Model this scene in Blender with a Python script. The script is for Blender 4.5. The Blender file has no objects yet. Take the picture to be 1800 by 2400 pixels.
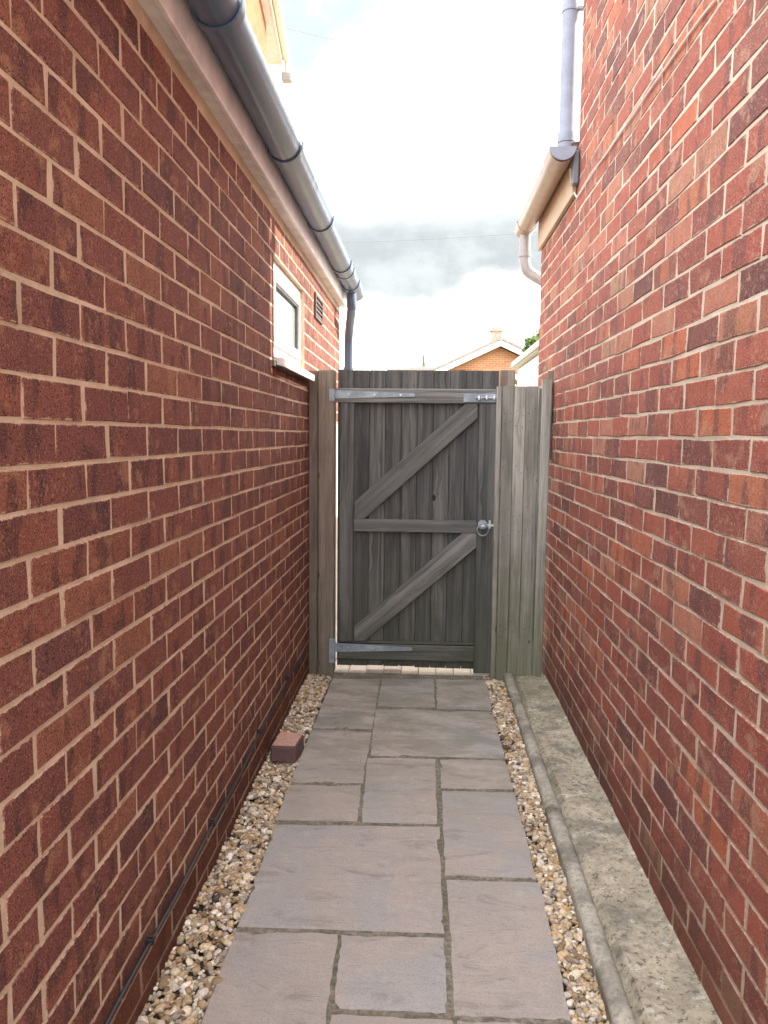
import bpy, math, random
import numpy as np
from mathutils import Vector, Matrix
R = math.radians
rng = random.Random(7)
nr = np.random.RandomState(11)
scene = bpy.context.scene
COL = scene.collection

# ------------------------------------------------------------------ camera
CAM = Vector((0.0, 0.0, 1.36))
YAW, PITCH, ROLL, FPX = R(2.934), R(5.646), 0.010, 1810.0
cd = bpy.data.cameras.new('camera'); cam = bpy.data.objects.new('camera', cd); COL.objects.link(cam)
cd.sensor_fit = 'VERTICAL'; cd.sensor_height = 24.0; cd.lens = 24.0 * FPX / 2400.0
cd.clip_start = 0.02; cd.clip_end = 3000
CROT = Matrix.Rotation(YAW, 4, 'Z') @ Matrix.Rotation(R(90) - PITCH, 4, 'X') @ Matrix.Rotation(ROLL, 4, 'Z')
cam.matrix_world = Matrix.Translation(CAM) @ CROT
scene.camera = cam
C3 = CROT.to_3x3()

def ray(px, py):
    return C3 @ Vector((px - 900.0, 1200.0 - py, -FPX))
def atY(px, py, Y):
    r = ray(px, py); return CAM + r * ((Y - CAM.y) / r.y)
def atX(px, py, X):
    r = ray(px, py); return CAM + r * ((X - CAM.x) / r.x)
def atZ(px, py, Z):
    r = ray(px, py); return CAM + r * ((Z - CAM.z) / r.z)

# ------------------------------------------------------------------ sky, sun, exposure
SUN_EL, SUN_AHEAD = R(39.5), R(22)
sv = Vector((math.cos(SUN_EL) * math.cos(SUN_AHEAD), math.cos(SUN_EL) * math.sin(SUN_AHEAD), math.sin(SUN_EL)))
W = bpy.data.worlds.new('World'); scene.world = W; W.use_nodes = True
def N(nt, t, **k):
    n = nt.nodes.new(t)
    for a, b in k.items(): setattr(n, a, b)
    return n
def build_world():
    nt = W.node_tree; nt.nodes.clear(); L = nt.links.new
    out = N(nt, 'ShaderNodeOutputWorld'); bg = N(nt, 'ShaderNodeBackground'); bg.inputs[1].default_value = 0.1
    L(bg.outputs[0], out.inputs[0])
    sky = N(nt, 'ShaderNodeTexSky'); sky.sky_type = 'NISHITA'; sky.sun_disc = False
    sky.sun_elevation = SUN_EL; sky.sun_rotation = R(90) - SUN_AHEAD; sky.dust_density = 1.5
    tc = N(nt, 'ShaderNodeTexCoord')
    sep = N(nt, 'ShaderNodeSeparateXYZ'); L(tc.outputs['Generated'], sep.inputs[0])
    def M(op, a, b=None, c=None):
        n = N(nt, 'ShaderNodeMath', operation=op)
        for i, v in enumerate((a, b, c)):
            if v is None: continue
            if isinstance(v, (int, float)): n.inputs[i].default_value = v
            else: L(v, n.inputs[i])
        return n.outputs[0]
    def smooth(v, a, b):
        n = N(nt, 'ShaderNodeMapRange'); n.interpolation_type = 'SMOOTHSTEP'
        L(v, n.inputs[0]); n.inputs[1].default_value = a; n.inputs[2].default_value = b
        return n.outputs[0]
    def noise(scale, detail, rough, stretch=(1, 1, 3), off=(0, 0, 0)):
        mp = N(nt, 'ShaderNodeMapping'); mp.inputs['Scale'].default_value = stretch; mp.inputs['Location'].default_value = off
        L(tc.outputs['Generated'], mp.inputs[0])
        n = N(nt, 'ShaderNodeTexNoise'); n.inputs['Scale'].default_value = scale; n.inputs['Detail'].default_value = detail
        n.inputs['Roughness'].default_value = rough; L(mp.outputs[0], n.inputs[0]); return n.outputs[0]
    z = sep.outputs[2]
    # blue gaps between the high white cloud
    gap = smooth(noise(2.6, 5, .55, (1, 1, 1.6), (1.35, 2.1, 0.7)), .57, .72)
    gi = M('SUBTRACT', 1.0, gap); gap = M('SUBTRACT', 1.0, M('MULTIPLY', gi, M('MULTIPLY', gi, gi)))
    white = N(nt, 'ShaderNodeMix', data_type='RGBA'); L(gap, white.inputs[0])
    white.inputs[6].default_value = (17.0, 17.0, 17.2, 1)
    bl = N(nt, 'ShaderNodeMix', data_type='RGBA'); bl.inputs[0].default_value = .78
    L(sky.outputs[0], bl.inputs[6]); bl.inputs[7].default_value = (2.75, 3.05, 3.15, 1)
    L(bl.outputs[2], white.inputs[7])
    # a long grey cloud bank low above the horizon, its foot nearly level, its top ragged
    n1 = noise(5.0, 5, .55, (1, 1, 1.5), (1.7, 0.2, 0.0)); n2 = noise(2.2, 3, .5, (1, 1, 1), (0.0, 3.1, 0.0))
    foot = smooth(M('ADD', z, M('MULTIPLY', M('SUBTRACT', n1, .5), .13)), .160, .205)
    top = smooth(M('ADD', z, M('MULTIPLY', M('SUBTRACT', n2, .5), .30)), .285, .20)
    grey = M('MULTIPLY', foot, top)
    inv = M('SUBTRACT', 1.0, grey); grey = M('SUBTRACT', 1.0, M('MULTIPLY', inv, M('MULTIPLY', inv, inv)))
    gcol = N(nt, 'ShaderNodeMix', data_type='RGBA'); L(smooth(noise(7.5, 6, .6, (1, 1, 1.6), (4.1, 2.2, 0.5)), .40, .64), gcol.inputs[0])
    gcol.inputs[6].default_value = (1.95, 2.12, 2.18, 1); gcol.inputs[7].default_value = (2.60, 2.78, 2.84, 1)
    gm = N(nt, 'ShaderNodeMix', data_type='RGBA'); L(grey, gm.inputs[0]); L(white.outputs[2], gm.inputs[6])
    L(gcol.outputs[2], gm.inputs[7])
    L(gm.outputs[2], bg.inputs[0])
build_world()
sd = bpy.data.lights.new('sun', 'SUN'); sd.energy = 3.6; sd.angle = R(0.55); sd.color = (1.0, .92, .80)
so = bpy.data.objects.new('sun', sd); COL.objects.link(so); so.rotation_euler = sv.to_track_quat('Z', 'Y').to_euler(); so.location = (8, 2, 9)
scene.view_settings.view_transform = 'Standard'; scene.view_settings.look = 'None'
scene.view_settings.exposure = 1.82; scene.view_settings.gamma = 1.0; scene.view_settings.use_curve_mapping = False
try:
    scene.cycles.max_bounces = 8; scene.cycles.diffuse_bounces = 6
    scene.cycles.use_denoising = True
except Exception: pass

# ------------------------------------------------------------------ object helpers
WL = {}
def tag(o, label=None, cat=None, group=None, kind=None):
    if label: o['label'] = label
    if cat: o['category'] = cat
    if group: o['group'] = group
    if kind: o['kind'] = kind
    return o
def empty(name, loc, **k):
    o = bpy.data.objects.new(name, None); COL.objects.link(o); o.location = loc; o.empty_display_size = .1
    WL[o.name] = Vector(loc); return tag(o, **k)
def link(name, me, parent=None, loc=(0, 0, 0), rot=None, **k):
    o = bpy.data.objects.new(name, me); COL.objects.link(o)
    if parent is not None: o.parent = parent
    base = WL[parent.name] if parent is not None else Vector((0, 0, 0))
    o.location = Vector(loc) - base; WL[o.name] = Vector(loc)
    if rot is not None: o.rotation_euler = rot
    return tag(o, **k)
def mesh(name, verts, faces, mat=None, smooth=False):
    me = bpy.data.meshes.new(name); me.from_pydata([tuple(v) for v in verts], [], faces)
    if mat: me.materials.append(mat)
    if smooth: me.polygons.foreach_set('use_smooth', [True] * len(me.polygons))
    me.update(); return me
class MB:
    def __init__(s): s.v = []; s.f = []
    def box(s, a, b, ch=0.0, jit=0.0):
        (x0, y0, z0), (x1, y1, z1) = a, b
        c = min(ch, abs(x1 - x0) * .45, abs(y1 - y0) * .45, abs(z1 - z0) * .45)
        n = len(s.v)
        if c <= 0:
            for x in (x0, x1):
                for y in (y0, y1):
                    for z in (z0, z1): s.v.append((x, y, z))
            s.f += [tuple(n + i for i in q) for q in ((0, 1, 3, 2), (4, 6, 7, 5), (0, 4, 5, 1), (2, 3, 7, 6), (0, 2, 6, 4), (1, 5, 7, 3))]
            return s
        X = (x0, x1); Y = (y0, y1); Z = (z0, z1); idx = {}
        for i in (0, 1):
            for j in (0, 1):
                for k in (0, 1):
                    sx, sy, sz = (1, -1)[i], (1, -1)[j], (1, -1)[k]
                    jj = [rng.uniform(-jit, jit) for _ in range(3)] if jit else (0, 0, 0)
                    p = (X[i] + jj[0], Y[j] + jj[1], Z[k] + jj[2])
                    idx[i, j, k, 0] = len(s.v); s.v.append((p[0], p[1] + sy * c, p[2] + sz * c))
                    idx[i, j, k, 1] = len(s.v); s.v.append((p[0] + sx * c, p[1], p[2] + sz * c))
                    idx[i, j, k, 2] = len(s.v); s.v.append((p[0] + sx * c, p[1] + sy * c, p[2]))
        g = lambda i, j, k, a: idx[i, j, k, a]
        for i in (0, 1):
            q = [g(i, 0, 0, 0), g(i, 0, 1, 0), g(i, 1, 1, 0), g(i, 1, 0, 0)]; s.f.append(tuple(q if i == 0 else q[::-1]))
            q = [g(0, i, 0, 1), g(1, i, 0, 1), g(1, i, 1, 1), g(0, i, 1, 1)]; s.f.append(tuple(q if i == 0 else q[::-1]))
            q = [g(0, 0, i, 2), g(0, 1, i, 2), g(1, 1, i, 2), g(1, 0, i, 2)]; s.f.append(tuple(q if i == 0 else q[::-1]))
        for i in (0, 1):
            for j in (0, 1):
                q = [g(i, j, 0, 0), g(i, j, 0, 1), g(i, j, 1, 1), g(i, j, 1, 0)]; s.f.append(tuple(q if i != j else q[::-1]))
                q = [g(i, 0, j, 0), g(i, 1, j, 0), g(i, 1, j, 2), g(i, 0, j, 2)]; s.f.append(tuple(q if i != j else q[::-1]))
                q = [g(0, i, j, 1), g(1, i, j, 1), g(1, i, j, 2), g(0, i, j, 2)]; s.f.append(tuple(q[::-1] if i != j else q))
                for k in (0, 1):
                    q = [g(i, j, k, 0), g(i, j, k, 1), g(i, j, k, 2)]; s.f.append(tuple(q if (i + j + k) % 2 else q[::-1]))
        return s
    def prism(s, pts, d0, d1, axis='Y'):
        """closed outline pts (a,b) swept from d0 to d1 along axis; (a,b) are the other two axes in order"""
        n = len(s.v); m = len(pts)
        for d in (d0, d1):
            for a, b in pts:
                s.v.append({'X': (d, a, b), 'Y': (a, d, b), 'Z': (a, b, d)}[axis])
        for i in range(m):
            j = (i + 1) % m; s.f.append((n + i, n + j, n + m + j, n + m + i))
        s.f.append(tuple(n + i for i in range(m))[::-1]); s.f.append(tuple(n + m + i for i in range(m)))
        return s
    def tube(s, path, r, seg=12, caps=True):
        path = [Vector(p) for p in path]; n0 = len(s.v); up = Vector((0.13, 0.21, 1)).normalized(); prev = None
        rr = r if isinstance(r, (list, tuple)) else [r] * len(path)
        for i, p in enumerate(path):
            t = (path[min(i + 1, len(path) - 1)] - path[max(i - 1, 0)]).normalized()
            if prev is None:
                u = t.cross(up); u = u.normalized() if u.length > 1e-4 else Vector((1, 0, 0))
            else:
                u = (prev - t * prev.dot(t)).normalized()
            prev = u; w = t.cross(u)
            for k in range(seg):
                a = 2 * math.pi * k / seg; s.v.append(tuple(p + (u * math.cos(a) + w * math.sin(a)) * rr[i]))
        for i in range(len(path) - 1):
            for k in range(seg):
                a = n0 + i * seg + k; b = n0 + i * seg + (k + 1) % seg; s.f.append((a, b, b + seg, a + seg))
        if caps:
            s.f.append(tuple(n0 + k for k in range(seg))[::-1]); e = n0 + (len(path) - 1) * seg; s.f.append(tuple(e + k for k in range(seg)))
        return s
    def build(s, name, mat, parent=None, smooth=False, loc=None, rot=None, **k):
        import bmesh
        L0 = Vector(loc) if loc is not None else Vector((0, 0, 0))
        me = mesh(name, s.v, s.f, mat)
        bm = bmesh.new(); bm.from_mesh(me); bmesh.ops.recalc_face_normals(bm, faces=bm.faces); bm.to_mesh(me); bm.free()
        if smooth:
            me.polygons.foreach_set('use_smooth', [True] * len(me.polygons))
            try: me.set_sharp_from_angle(angle=R(38))
            except Exception: pass
        return link(name, me, parent, L0, rot, **k)
def smoothpath(pts, n=6):
    P = [Vector(p) for p in pts]; out = []
    for i in range(len(P) - 1):
        p0 = P[max(i - 1, 0)]; p1 = P[i]; p2 = P[i + 1]; p3 = P[min(i + 2, len(P) - 1)]
        for k in range(n):
            t = k / n
            out.append(.5 * ((2 * p1) + (p2 - p0) * t + (2 * p0 - 5 * p1 + 4 * p2 - p3) * t * t + (3 * p1 - p0 - 3 * p2 + p3) * t ** 3))
    out.append(P[-1]); return out

# ------------------------------------------------------------------ material kit
class K:
    def __init__(s, name, rough=.8, spec=.3):
        s.m = bpy.data.materials.new(name); s.m.use_nodes = True; s.nt = s.m.node_tree
        s.b = s.nt.nodes['Principled BSDF']; s.b.inputs['Roughness'].default_value = rough
        s.b.inputs['Specular IOR Level'].default_value = spec
    def L(s, a, b): s.nt.links.new(a, b)
    def n(s, t, **k): return N(s.nt, t, **k)
    def set(s, sock, v):
        if isinstance(v, (int, float)): sock.default_value = v
        elif isinstance(v, tuple): sock.default_value = v if len(v) != 3 or sock.type == 'VECTOR' else (*v, 1)
        else: s.L(v, sock)
    def M(s, op, a, b=0.0, c=None, clamp=False):
        n = s.n('ShaderNodeMath', operation=op, use_clamp=clamp); s.set(n.inputs[0], a); s.set(n.inputs[1], b)
        if c is not None: s.set(n.inputs[2], c)
        return n.outputs[0]
    def ss(s, v, a, b, o0=0.0, o1=1.0):
        n = s.n('ShaderNodeMapRange', interpolation_type='SMOOTHSTEP'); s.set(n.inputs[0], v)
        for i, q in enumerate((a, b, o0, o1)): n.inputs[i + 1].default_value = q
        return n.outputs[0]
    def vec(s, v, scale=(1, 1, 1), off=(0, 0, 0)):
        n = s.n('ShaderNodeMapping'); s.set(n.inputs[0], v); s.set(n.inputs['Scale'], scale); s.set(n.inputs['Location'], off); return n.outputs[0]
    def xyz(s, x, y, z):
        n = s.n('ShaderNodeCombineXYZ'); s.set(n.inputs[0], x); s.set(n.inputs[1], y); s.set(n.inputs[2], z); return n.outputs[0]
    def sep(s, v):
        n = s.n('ShaderNodeSeparateXYZ'); s.L(v, n.inputs[0]); return n.outputs
    def noise(s, v, scale, detail=3, rough=.5, dist=0.0):
        n = s.n('ShaderNodeTexNoise'); s.set(n.inputs[0], v); n.inputs['Scale'].default_value = scale; n.inputs['Detail'].default_value = detail
        n.inputs['Roughness'].default_value = rough; n.inputs['Distortion'].default_value = dist; return n.outputs[0]
    def vor(s, v, scale, feat='F1', out=0):
        n = s.n('ShaderNodeTexVoronoi', feature=feat); s.set(n.inputs[0], v); n.inputs['Scale'].default_value = scale; return n.outputs[out]
    def mix(s, f, a, b, mode='MIX'):
        n = s.n('ShaderNodeMix', data_type='RGBA', blend_type=mode); s.set(n.inputs[0], f); s.set(n.inputs[6], a); s.set(n.inputs[7], b); return n.outputs[2]
    def ramp(s, v, stops, interp='LINEAR'):
        n = s.n('ShaderNodeValToRGB'); s.L(v, n.inputs[0]); r = n.color_ramp; r.interpolation = interp
        while len(r.elements) < len(stops): r.elements.new(.5)
        for e, (p, c) in zip(r.elements, stops): e.position = p; e.color = (*c, 1)
        return n.outputs[0]
    def tone(s):
        a = s.n('ShaderNodeAttribute', attribute_type='OBJECT', attribute_name='tone')
        b = s.n('ShaderNodeAttribute', attribute_type='GEOMETRY', attribute_name='tone')
        return s.M('ADD', a.outputs['Fac'], b.outputs['Fac'])
    def pos(s): return s.n('ShaderNodeNewGeometry').outputs['Position']
    def obj(s): return s.n('ShaderNodeTexCoord').outputs['Object']
    def uv(s): return s.n('ShaderNodeTexCoord').outputs['UV']
    def col(s, v): s.set(s.b.inputs['Base Color'], v)
    def rgh(s, v): s.set(s.b.inputs['Roughness'], v)
    def bump(s, h, strength=.5, dist=.002):
        n = s.n('ShaderNodeBump'); n.inputs['Strength'].default_value = strength; n.inputs['Distance'].default_value = dist
        s.L(h, n.inputs['Height']); s.L(n.outputs[0], s.b.inputs['Normal'])

def plain(name, c, rough=.5, spec=.4, wear=.12, metal=0.0):
    k = K(name, rough, spec); n = k.noise(k.pos(), 14, 4, .6)
    dark = tuple(x * (1 - wear * 1.6) for x in c); lite = tuple(min(1, x * (1 + wear)) for x in c)
    k.col(k.mix(k.ss(n, .3, .7), dark, lite)); k.b.inputs['Metallic'].default_value = metal
    k.rgh(k.ss(n, .3, .75, max(.05, rough - .03), min(1, rough + .05))); return k.m

def brick_mat(name, ramp, dark, pale, speck, band_dark=.55, band_pale=.35, smear=(.6, .5, .4), warm_low=False):
    k = K(name, .88, .18); t = k.tone(); uv = k.sep(k.uv()); P = k.pos()
    base = k.ramp(t, ramp, 'LINEAR')
    # bands across the length of a brick left by the kiln stacking
    b1 = k.noise(k.xyz(k.M('MULTIPLY_ADD', uv[0], 2.1, k.M('MULTIPLY', t, 91.0)), k.M('MULTIPLY', t, 37.0), k.M('MULTIPLY', uv[1], .25)), 1.35, 2, .5)
    b2 = k.noise(k.xyz(k.M('MULTIPLY_ADD', uv[0], 1.7, k.M('MULTIPLY', t, 53.0)), k.M('MULTIPLY', t, 71.0), k.M('MULTIPLY', uv[1], .5)), 1.5, 3, .5)
    c = k.mix(k.M('MULTIPLY', k.ss(b1, .54, .62), band_dark), base, dark)
    c = k.mix(k.M('MULTIPLY', k.ss(b2, .60, .70), band_pale), c, pale)
    # mottling, grit and burnt specks
    m = k.noise(P, 38, 5, .65); c = k.mix(k.ss(m, .35, .7, 0, .42), c, k.mix(.5, c, dark))
    g = k.noise(P, 330, 2, .6); c = k.mix(k.ss(g, .53, .63, 0, speck), c, tuple(x * .30 for x in dark))
    g2 = k.noise(k.vec(P, off=(5, 3, 1)), 260, 2, .6); c = k.mix(k.ss(g2, .60, .70, 0, .45), c, tuple(min(1, x * 1.9 + .03) for x in pale))
    g3 = k.noise(k.vec(P, off=(9, 3, 4)), 75, 3, .6); c = k.mix(k.ss(g3, .70, .76, 0, .5), c, (.50, .40, .30))
    g4 = k.noise(k.vec(P, off=(2, 8, 6)), 95, 4, .7); c = k.mix(k.M('MULTIPLY', k.ss(g4, .52, .64), k.ss(k.noise(k.vec(P, off=(7, 7, 7)), 9, 3, .6), .44, .60, .08, .55)), c, pale)
    # mortar smeared over, and arrises chipped along, the edges of each brick
    du = k.M('MULTIPLY', k.M('MINIMUM', uv[0], k.M('SUBTRACT', 1.0, uv[0])), .215); dv = k.M('MULTIPLY', k.M('MINIMUM', uv[1], k.M('SUBTRACT', 1.0, uv[1])), .065)
    ed = k.M('SUBTRACT', k.M('MINIMUM', du, dv), k.M('MULTIPLY', k.M('SUBTRACT', k.noise(P, 48, 5, .7), .57), .024))
    c = k.mix(k.M('MULTIPLY', k.ss(ed, .0026, .0004), .75), c, smear)
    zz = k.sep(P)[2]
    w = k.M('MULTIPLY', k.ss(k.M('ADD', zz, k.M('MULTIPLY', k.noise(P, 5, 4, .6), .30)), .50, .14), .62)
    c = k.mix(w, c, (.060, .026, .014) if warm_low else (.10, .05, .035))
    k.col(c)
    h = k.M('ADD', k.M('MULTIPLY', g, .6), k.M('MULTIPLY', m, 1.0)); k.bump(h, .55, .0022)
    return k.m
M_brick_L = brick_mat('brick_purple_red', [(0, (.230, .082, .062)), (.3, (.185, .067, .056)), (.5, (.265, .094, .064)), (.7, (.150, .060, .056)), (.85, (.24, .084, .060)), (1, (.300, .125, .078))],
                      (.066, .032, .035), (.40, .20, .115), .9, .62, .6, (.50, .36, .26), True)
M_brick_R = brick_mat('brick_red_multi', [(0, (.40, .122, .084)), (.16, (.36, .100, .074)), (.30, (.28, .094, .077)), (.42, (.38, .116, .082)), (.52, (.165, .070, .066)), (.60, (.29, .108, .088)), (.70, (.41, .122, .080)), (.80, (.36, .150, .110)), (.88, (.52, .155, .082)), (.93, (.40, .22, .145)), (1, (.48, .19, .13))],
                      (.135, .068, .068), (.52, .30, .20), .75, .6, .55, (.48, .38, .30))
def mortar_mat(name, a, b):
    k = K(name, .95, .1); P = k.pos(); n = k.noise(P, 9, 4, .6); g = k.noise(P, 240, 3, .7)
    c = k.mix(k.ss(n, .3, .7), a, b); c = k.mix(k.ss(g, .5, .72, 0, .5), c, tuple(x * .55 for x in a)); c = k.mix(k.ss(k.noise(P, 2.3, 5, .7), .48, .66, 0, .45), c, tuple(x * .62 for x in a))
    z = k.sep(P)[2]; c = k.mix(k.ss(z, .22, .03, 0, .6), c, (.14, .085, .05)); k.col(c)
    k.bump(k.M('ADD', g, k.M('MULTIPLY', n, 2.0)), .8, .003); return k.m
M_mort_L = mortar_mat('mortar_buff', (.56, .435, .31), (.70, .56, .42))
M_mort_R = mortar_mat('mortar_grey_buff', (.58, .48, .38), (.72, .61, .50))

def wood_mat(name, lo, hi, algae, knots=.6, green=(.078, .088, .055)):
    k = K(name, .85, .2); t = k.tone(); O = k.obj(); P = k.pos()
    off = k.xyz(k.M('MULTIPLY', t, 17.3), k.M('MULTIPLY', t, 9.7), k.M('MULTIPLY', t, 31.1))
    v = k.n('ShaderNodeVectorMath', operation='ADD'); k.L(O, v.inputs[0]); k.L(off, v.inputs[1]); v = v.outputs[0]
    kv = k.vec(v, (9, 4, 5.2)); kd0 = k.n('ShaderNodeTexVoronoi'); k.L(kv, kd0.inputs[0]); kd0.inputs['Scale'].default_value = 1.0; kd = kd0.outputs[0]; kr_ = k.sep(kd0.outputs[1])[0]; knot = k.ss(k.M('SUBTRACT', kd, k.M('MULTIPLY', k.M('MAXIMUM', k.M('SUBTRACT', kr_, .66), 0.0), .34)), .045, .0)
    warp = k.M('MULTIPLY', k.ss(kd, .45, .05), .012)
    sv_ = k.sep(v); v2 = k.xyz(k.M('ADD', sv_[0], warp), sv_[1], sv_[2])
    g1 = k.noise(k.vec(v2, (130, 130, 2.6)), 1, 5, .62, .25); g2 = k.noise(k.vec(v2, (34, 34, 1.1)), 1, 4, .6); g3 = k.noise(P, 7, 3, .5)
    c = k.mix(k.ss(g2, .33, .68), lo, hi)
    c = k.mix(k.ss(g1, .48, .32, 0, .75), c, tuple(x * .45 for x in lo))
    c = k.mix(k.ss(g1, .58, .72, 0, .4), c, tuple(min(1, x * 1.35) for x in hi))
    c = k.mix(k.ss(t, .0, 1.0, 0, .6), c, tuple(x * .75 for x in lo)); c = k.mix(k.ss(k.noise(k.vec(v, (9, 9, 1.7)), 1, 5, .65), .50, .68, 0, .6), c, tuple(x * .5 for x in lo))
    c = k.mix(k.M('MULTIPLY', knot, knots), c, (.028, .020, .016))
    z = k.sep(P)[2]
    a = k.M('MULTIPLY', k.ss(k.M('ADD', z, k.M('MULTIPLY', g3, -1.3)), .35, -.55), algae)
    a2 = k.ss(k.noise(k.vec(P, (5, 5, 1.2), (3, 1, 2)), 1.6, 4, .6), .52, .70, 0, algae * .55)
    c = k.mix(k.M('MAXIMUM', a, a2), c, k.mix(.55, c, green)); k.col(c)
    k.bump(k.M('SUBTRACT', k.M('ADD', g1, k.M('MULTIPLY', g2, .7)), k.M('MULTIPLY', knot, .8)), .7, .0028); return k.m
M_gate = wood_mat('weathered_gate_wood', (.080, .084, .087), (.200, .204, .200), .9, 1.0)
M_rail = wood_mat('weathered_rail_wood', (.145, .150, .154), (.275, .280, .278), .6, .9)
M_fence = wood_mat('silvered_fence_wood', (.25, .25, .23), (.44, .435, .40), 1.0, .8, (.11, .125, .05))
M_post = wood_mat('brown_grey_post_wood', (.20, .165, .138), (.31, .265, .225), .7)

# ------------------------------------------------------------------ ground sheets
def stone_mat(name, base, alt, blue, green_amt=1.0):
    k = K(name, .82, .25); t = k.tone(); P = k.pos()
    off = k.xyz(k.M('MULTIPLY', t, 7.0), k.M('MULTIPLY', t, 13.0), 0.0)
    v = k.n('ShaderNodeVectorMath', operation='ADD'); k.L(P, v.inputs[0]); k.L(off, v.inputs[1]); v = v.outputs[0]
    n1 = k.noise(v, 2.6, 4, .55, .6); n2 = k.noise(k.vec(v, (1.6, 4, 3)), 3.6, 8, .68, .5); n3 = k.noise(P, 190, 4, .75)
    c = k.mix(k.ss(n1, .36, .64), base, alt)
    c = k.mix(k.ss(k.noise(k.vec(v, off=(4, 4, 4)), 3.1, 3, .5, .4), .50, .66, 0, .75), c, blue)
    c = k.mix(k.ss(n2, .54, .66, 0, .50), c, tuple(x * .50 for x in base))
    c = k.mix(k.ss(n3, .48, .66, 0, .42), c, tuple(x * .45 for x in base))
    n5 = k.noise(P, 22, 5, .7); c = k.mix(k.ss(n5, .50, .68, 0, .28), c, tuple(min(1, x * 1.35) for x in base)); c = k.mix(k.ss(k.vor(P, 95), .10, .03, 0, .5), c, tuple(x * .4 for x in base))
    c = k.mix(k.M('MULTIPLY', t, .28), c, tuple(x * .72 for x in alt))
    y = k.sep(P)[1]; g = k.M('MULTIPLY', k.ss(y, 2.3, 3.7), k.ss(k.noise(k.vec(P, (1, 2.2, 1)), 3.4, 7, .7, .3), .38, .60, .15, 1.0))
    c = k.mix(k.M('MULTIPLY', g, .58 * green_amt), c, (.135, .138, .095))
    k.col(c)
    k.bump(k.M('ADD', k.M('MULTIPLY', n2, 3.2), k.M('MULTIPLY', n3, .5)), .8, .006); return k.m
M_slab = stone_mat('riven_concrete_slab', (.400, .366, .334), (.445, .392, .355), (.365, .366, .374))
M_patio = stone_mat('pale_patio_stone', (.60, .53, .43), (.66, .58, .47), (.52, .50, .46), 0.0)
def soil(name, a, b, sc=40, bs=.8, bd=.006, lich=None):
    k = K(name, .95, .1); P = k.pos(); n = k.noise(P, sc, 5, .65); m = k.noise(P, sc * .09, 4, .6)
    c = k.mix(k.ss(n, .32, .68), a, b); c = k.mix(k.ss(m, .4, .65, 0, .5), c, tuple(x * .62 for x in a))
    if lich: 
        c = k.mix(k.ss(k.noise(k.vec(P, off=(2, 7, 1)), 21, 5, .7), .55, .66, 0, .8), c, lich[0])
        c = k.mix(k.ss(k.noise(k.vec(P, off=(8, 2, 1)), 55, 4, .75), .525, .64, 0, .75), c, lich[1])
        y = k.sep(P)[1]; c = k.mix(k.M('MULTIPLY', k.ss(y, 3.2, 4.3), k.ss(k.noise(P, 9, 5, .65), .4, .65, .15, .6)), c, (.17, .175, .11)); c = k.mix(k.ss(k.noise(k.vec(P, (1, 1, 1), (3, 9, 2)), 6, 7, .72), .47, .62, 0, .68), c, (.155, .15, .13))
    k.col(c); k.bump(k.M('ADD', n, k.M('MULTIPLY', m, 1.5)), bs, bd); return k.m
M_joint = soil('slab_joint_mortar', (.13, .12, .092), (.29, .265, .215), 70)
M_ground = soil('earth_and_grass', (.10, .11, .045), (.16, .15, .075), 3)
M_gbed = soil('gravel_bed_earth', (.055, .042, .028), (.13, .10, .065), 60)
M_conc = soil('old_concrete', (.37, .325, .25), (.51, .45, .35), 34, 1.0, .010, ((.58, .56, .50), (.075, .072, .060)))
M_kerb = soil('kerb_concrete', (.36, .335, .285), (.49, .46, .395), 80, .5, .003, ((.36, .33, .29), (.24, .23, .19)))
M_yard = soil('distant_yard', (.42, .38, .30), (.54, .49, .40), 6, .4, .004)

XL, XR = -.65, .70           # brick faces either side
mb = MB(); mb.v = [(-400, -60, -.075), (400, -60, -.075), (400, 900, -.075), (-400, 900, -.075)]; mb.f = [(0, 1, 2, 3)]
mb.build('ground', M_ground, kind='structure')
mb = MB(); mb.box((-3.2, 4.62, -.074), (5.5, 14.0, -.052)); mb.build('yard', M_yard, kind='structure')
mb = MB(); mb.box((-6, -14, -.074), (6, -.62, -.03)); mb.build('bounce_apron', M_yard, kind='structure')  # added unseen behind the camera, pale to bounce light onto the gate

# ------------------------------------------------------------------ bricks
def brick_mesh(name, mat, j, half=False):
    """front face towards +X at x=0, length along Y centred, height along Z centred"""
    Ly, Hz, D, ch = (.2142 if not half else .102), .0672, .055, .0018
    y, z = Ly / 2, Hz / 2; q = lambda a: rng.uniform(-a, a)
    cs = [(-1, -1), (1, -1), (1, 1), (-1, 1)]; v = []; out = []
    for sy, sz in cs: out.append((sy * y + q(j), sz * z + q(j)))
    # 8-point outline: corners and edge midpoints
    o8 = []
    for i in range(4):
        a, b = out[i], out[(i + 1) % 4]; o8.append(a); o8.append(((a[0] + b[0]) / 2 + q(j * .5), (a[1] + b[1]) / 2 + q(j * .8)))
    for a in o8: v.append((-D, a[0], a[1]))
    for a in o8: v.append((-ch - abs(q(.0012)), a[0], a[1]))
    tip = q(.0007)
    for a in o8: v.append((q(.0005) + tip * a[1] / z, a[0] * (1 - ch / y * 1.1), a[1] * (1 - ch / z * 1.1)))
    v.append((.0003 + q(.0008), q(.02), q(.005)))
    f = []
    for r in (0, 1):
        for i in range(8):
            k = (i + 1) % 8; f.append((r * 8 + i, r * 8 + k, (r + 1) * 8 + k, (r + 1) * 8 + i))
    for i in range(8): f.append((16 + i, 16 + (i + 1) % 8, 24))
    me = mesh(name, v, f, mat); uvl = me.uv_layers.new(name='UVMap')
    for l in me.loops:
        c = me.vertices[l.vertex_index].co; uvl.data[l.index].uv = (c.y / .215 + .5, c.z / .065 + .5)
    return me
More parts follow.
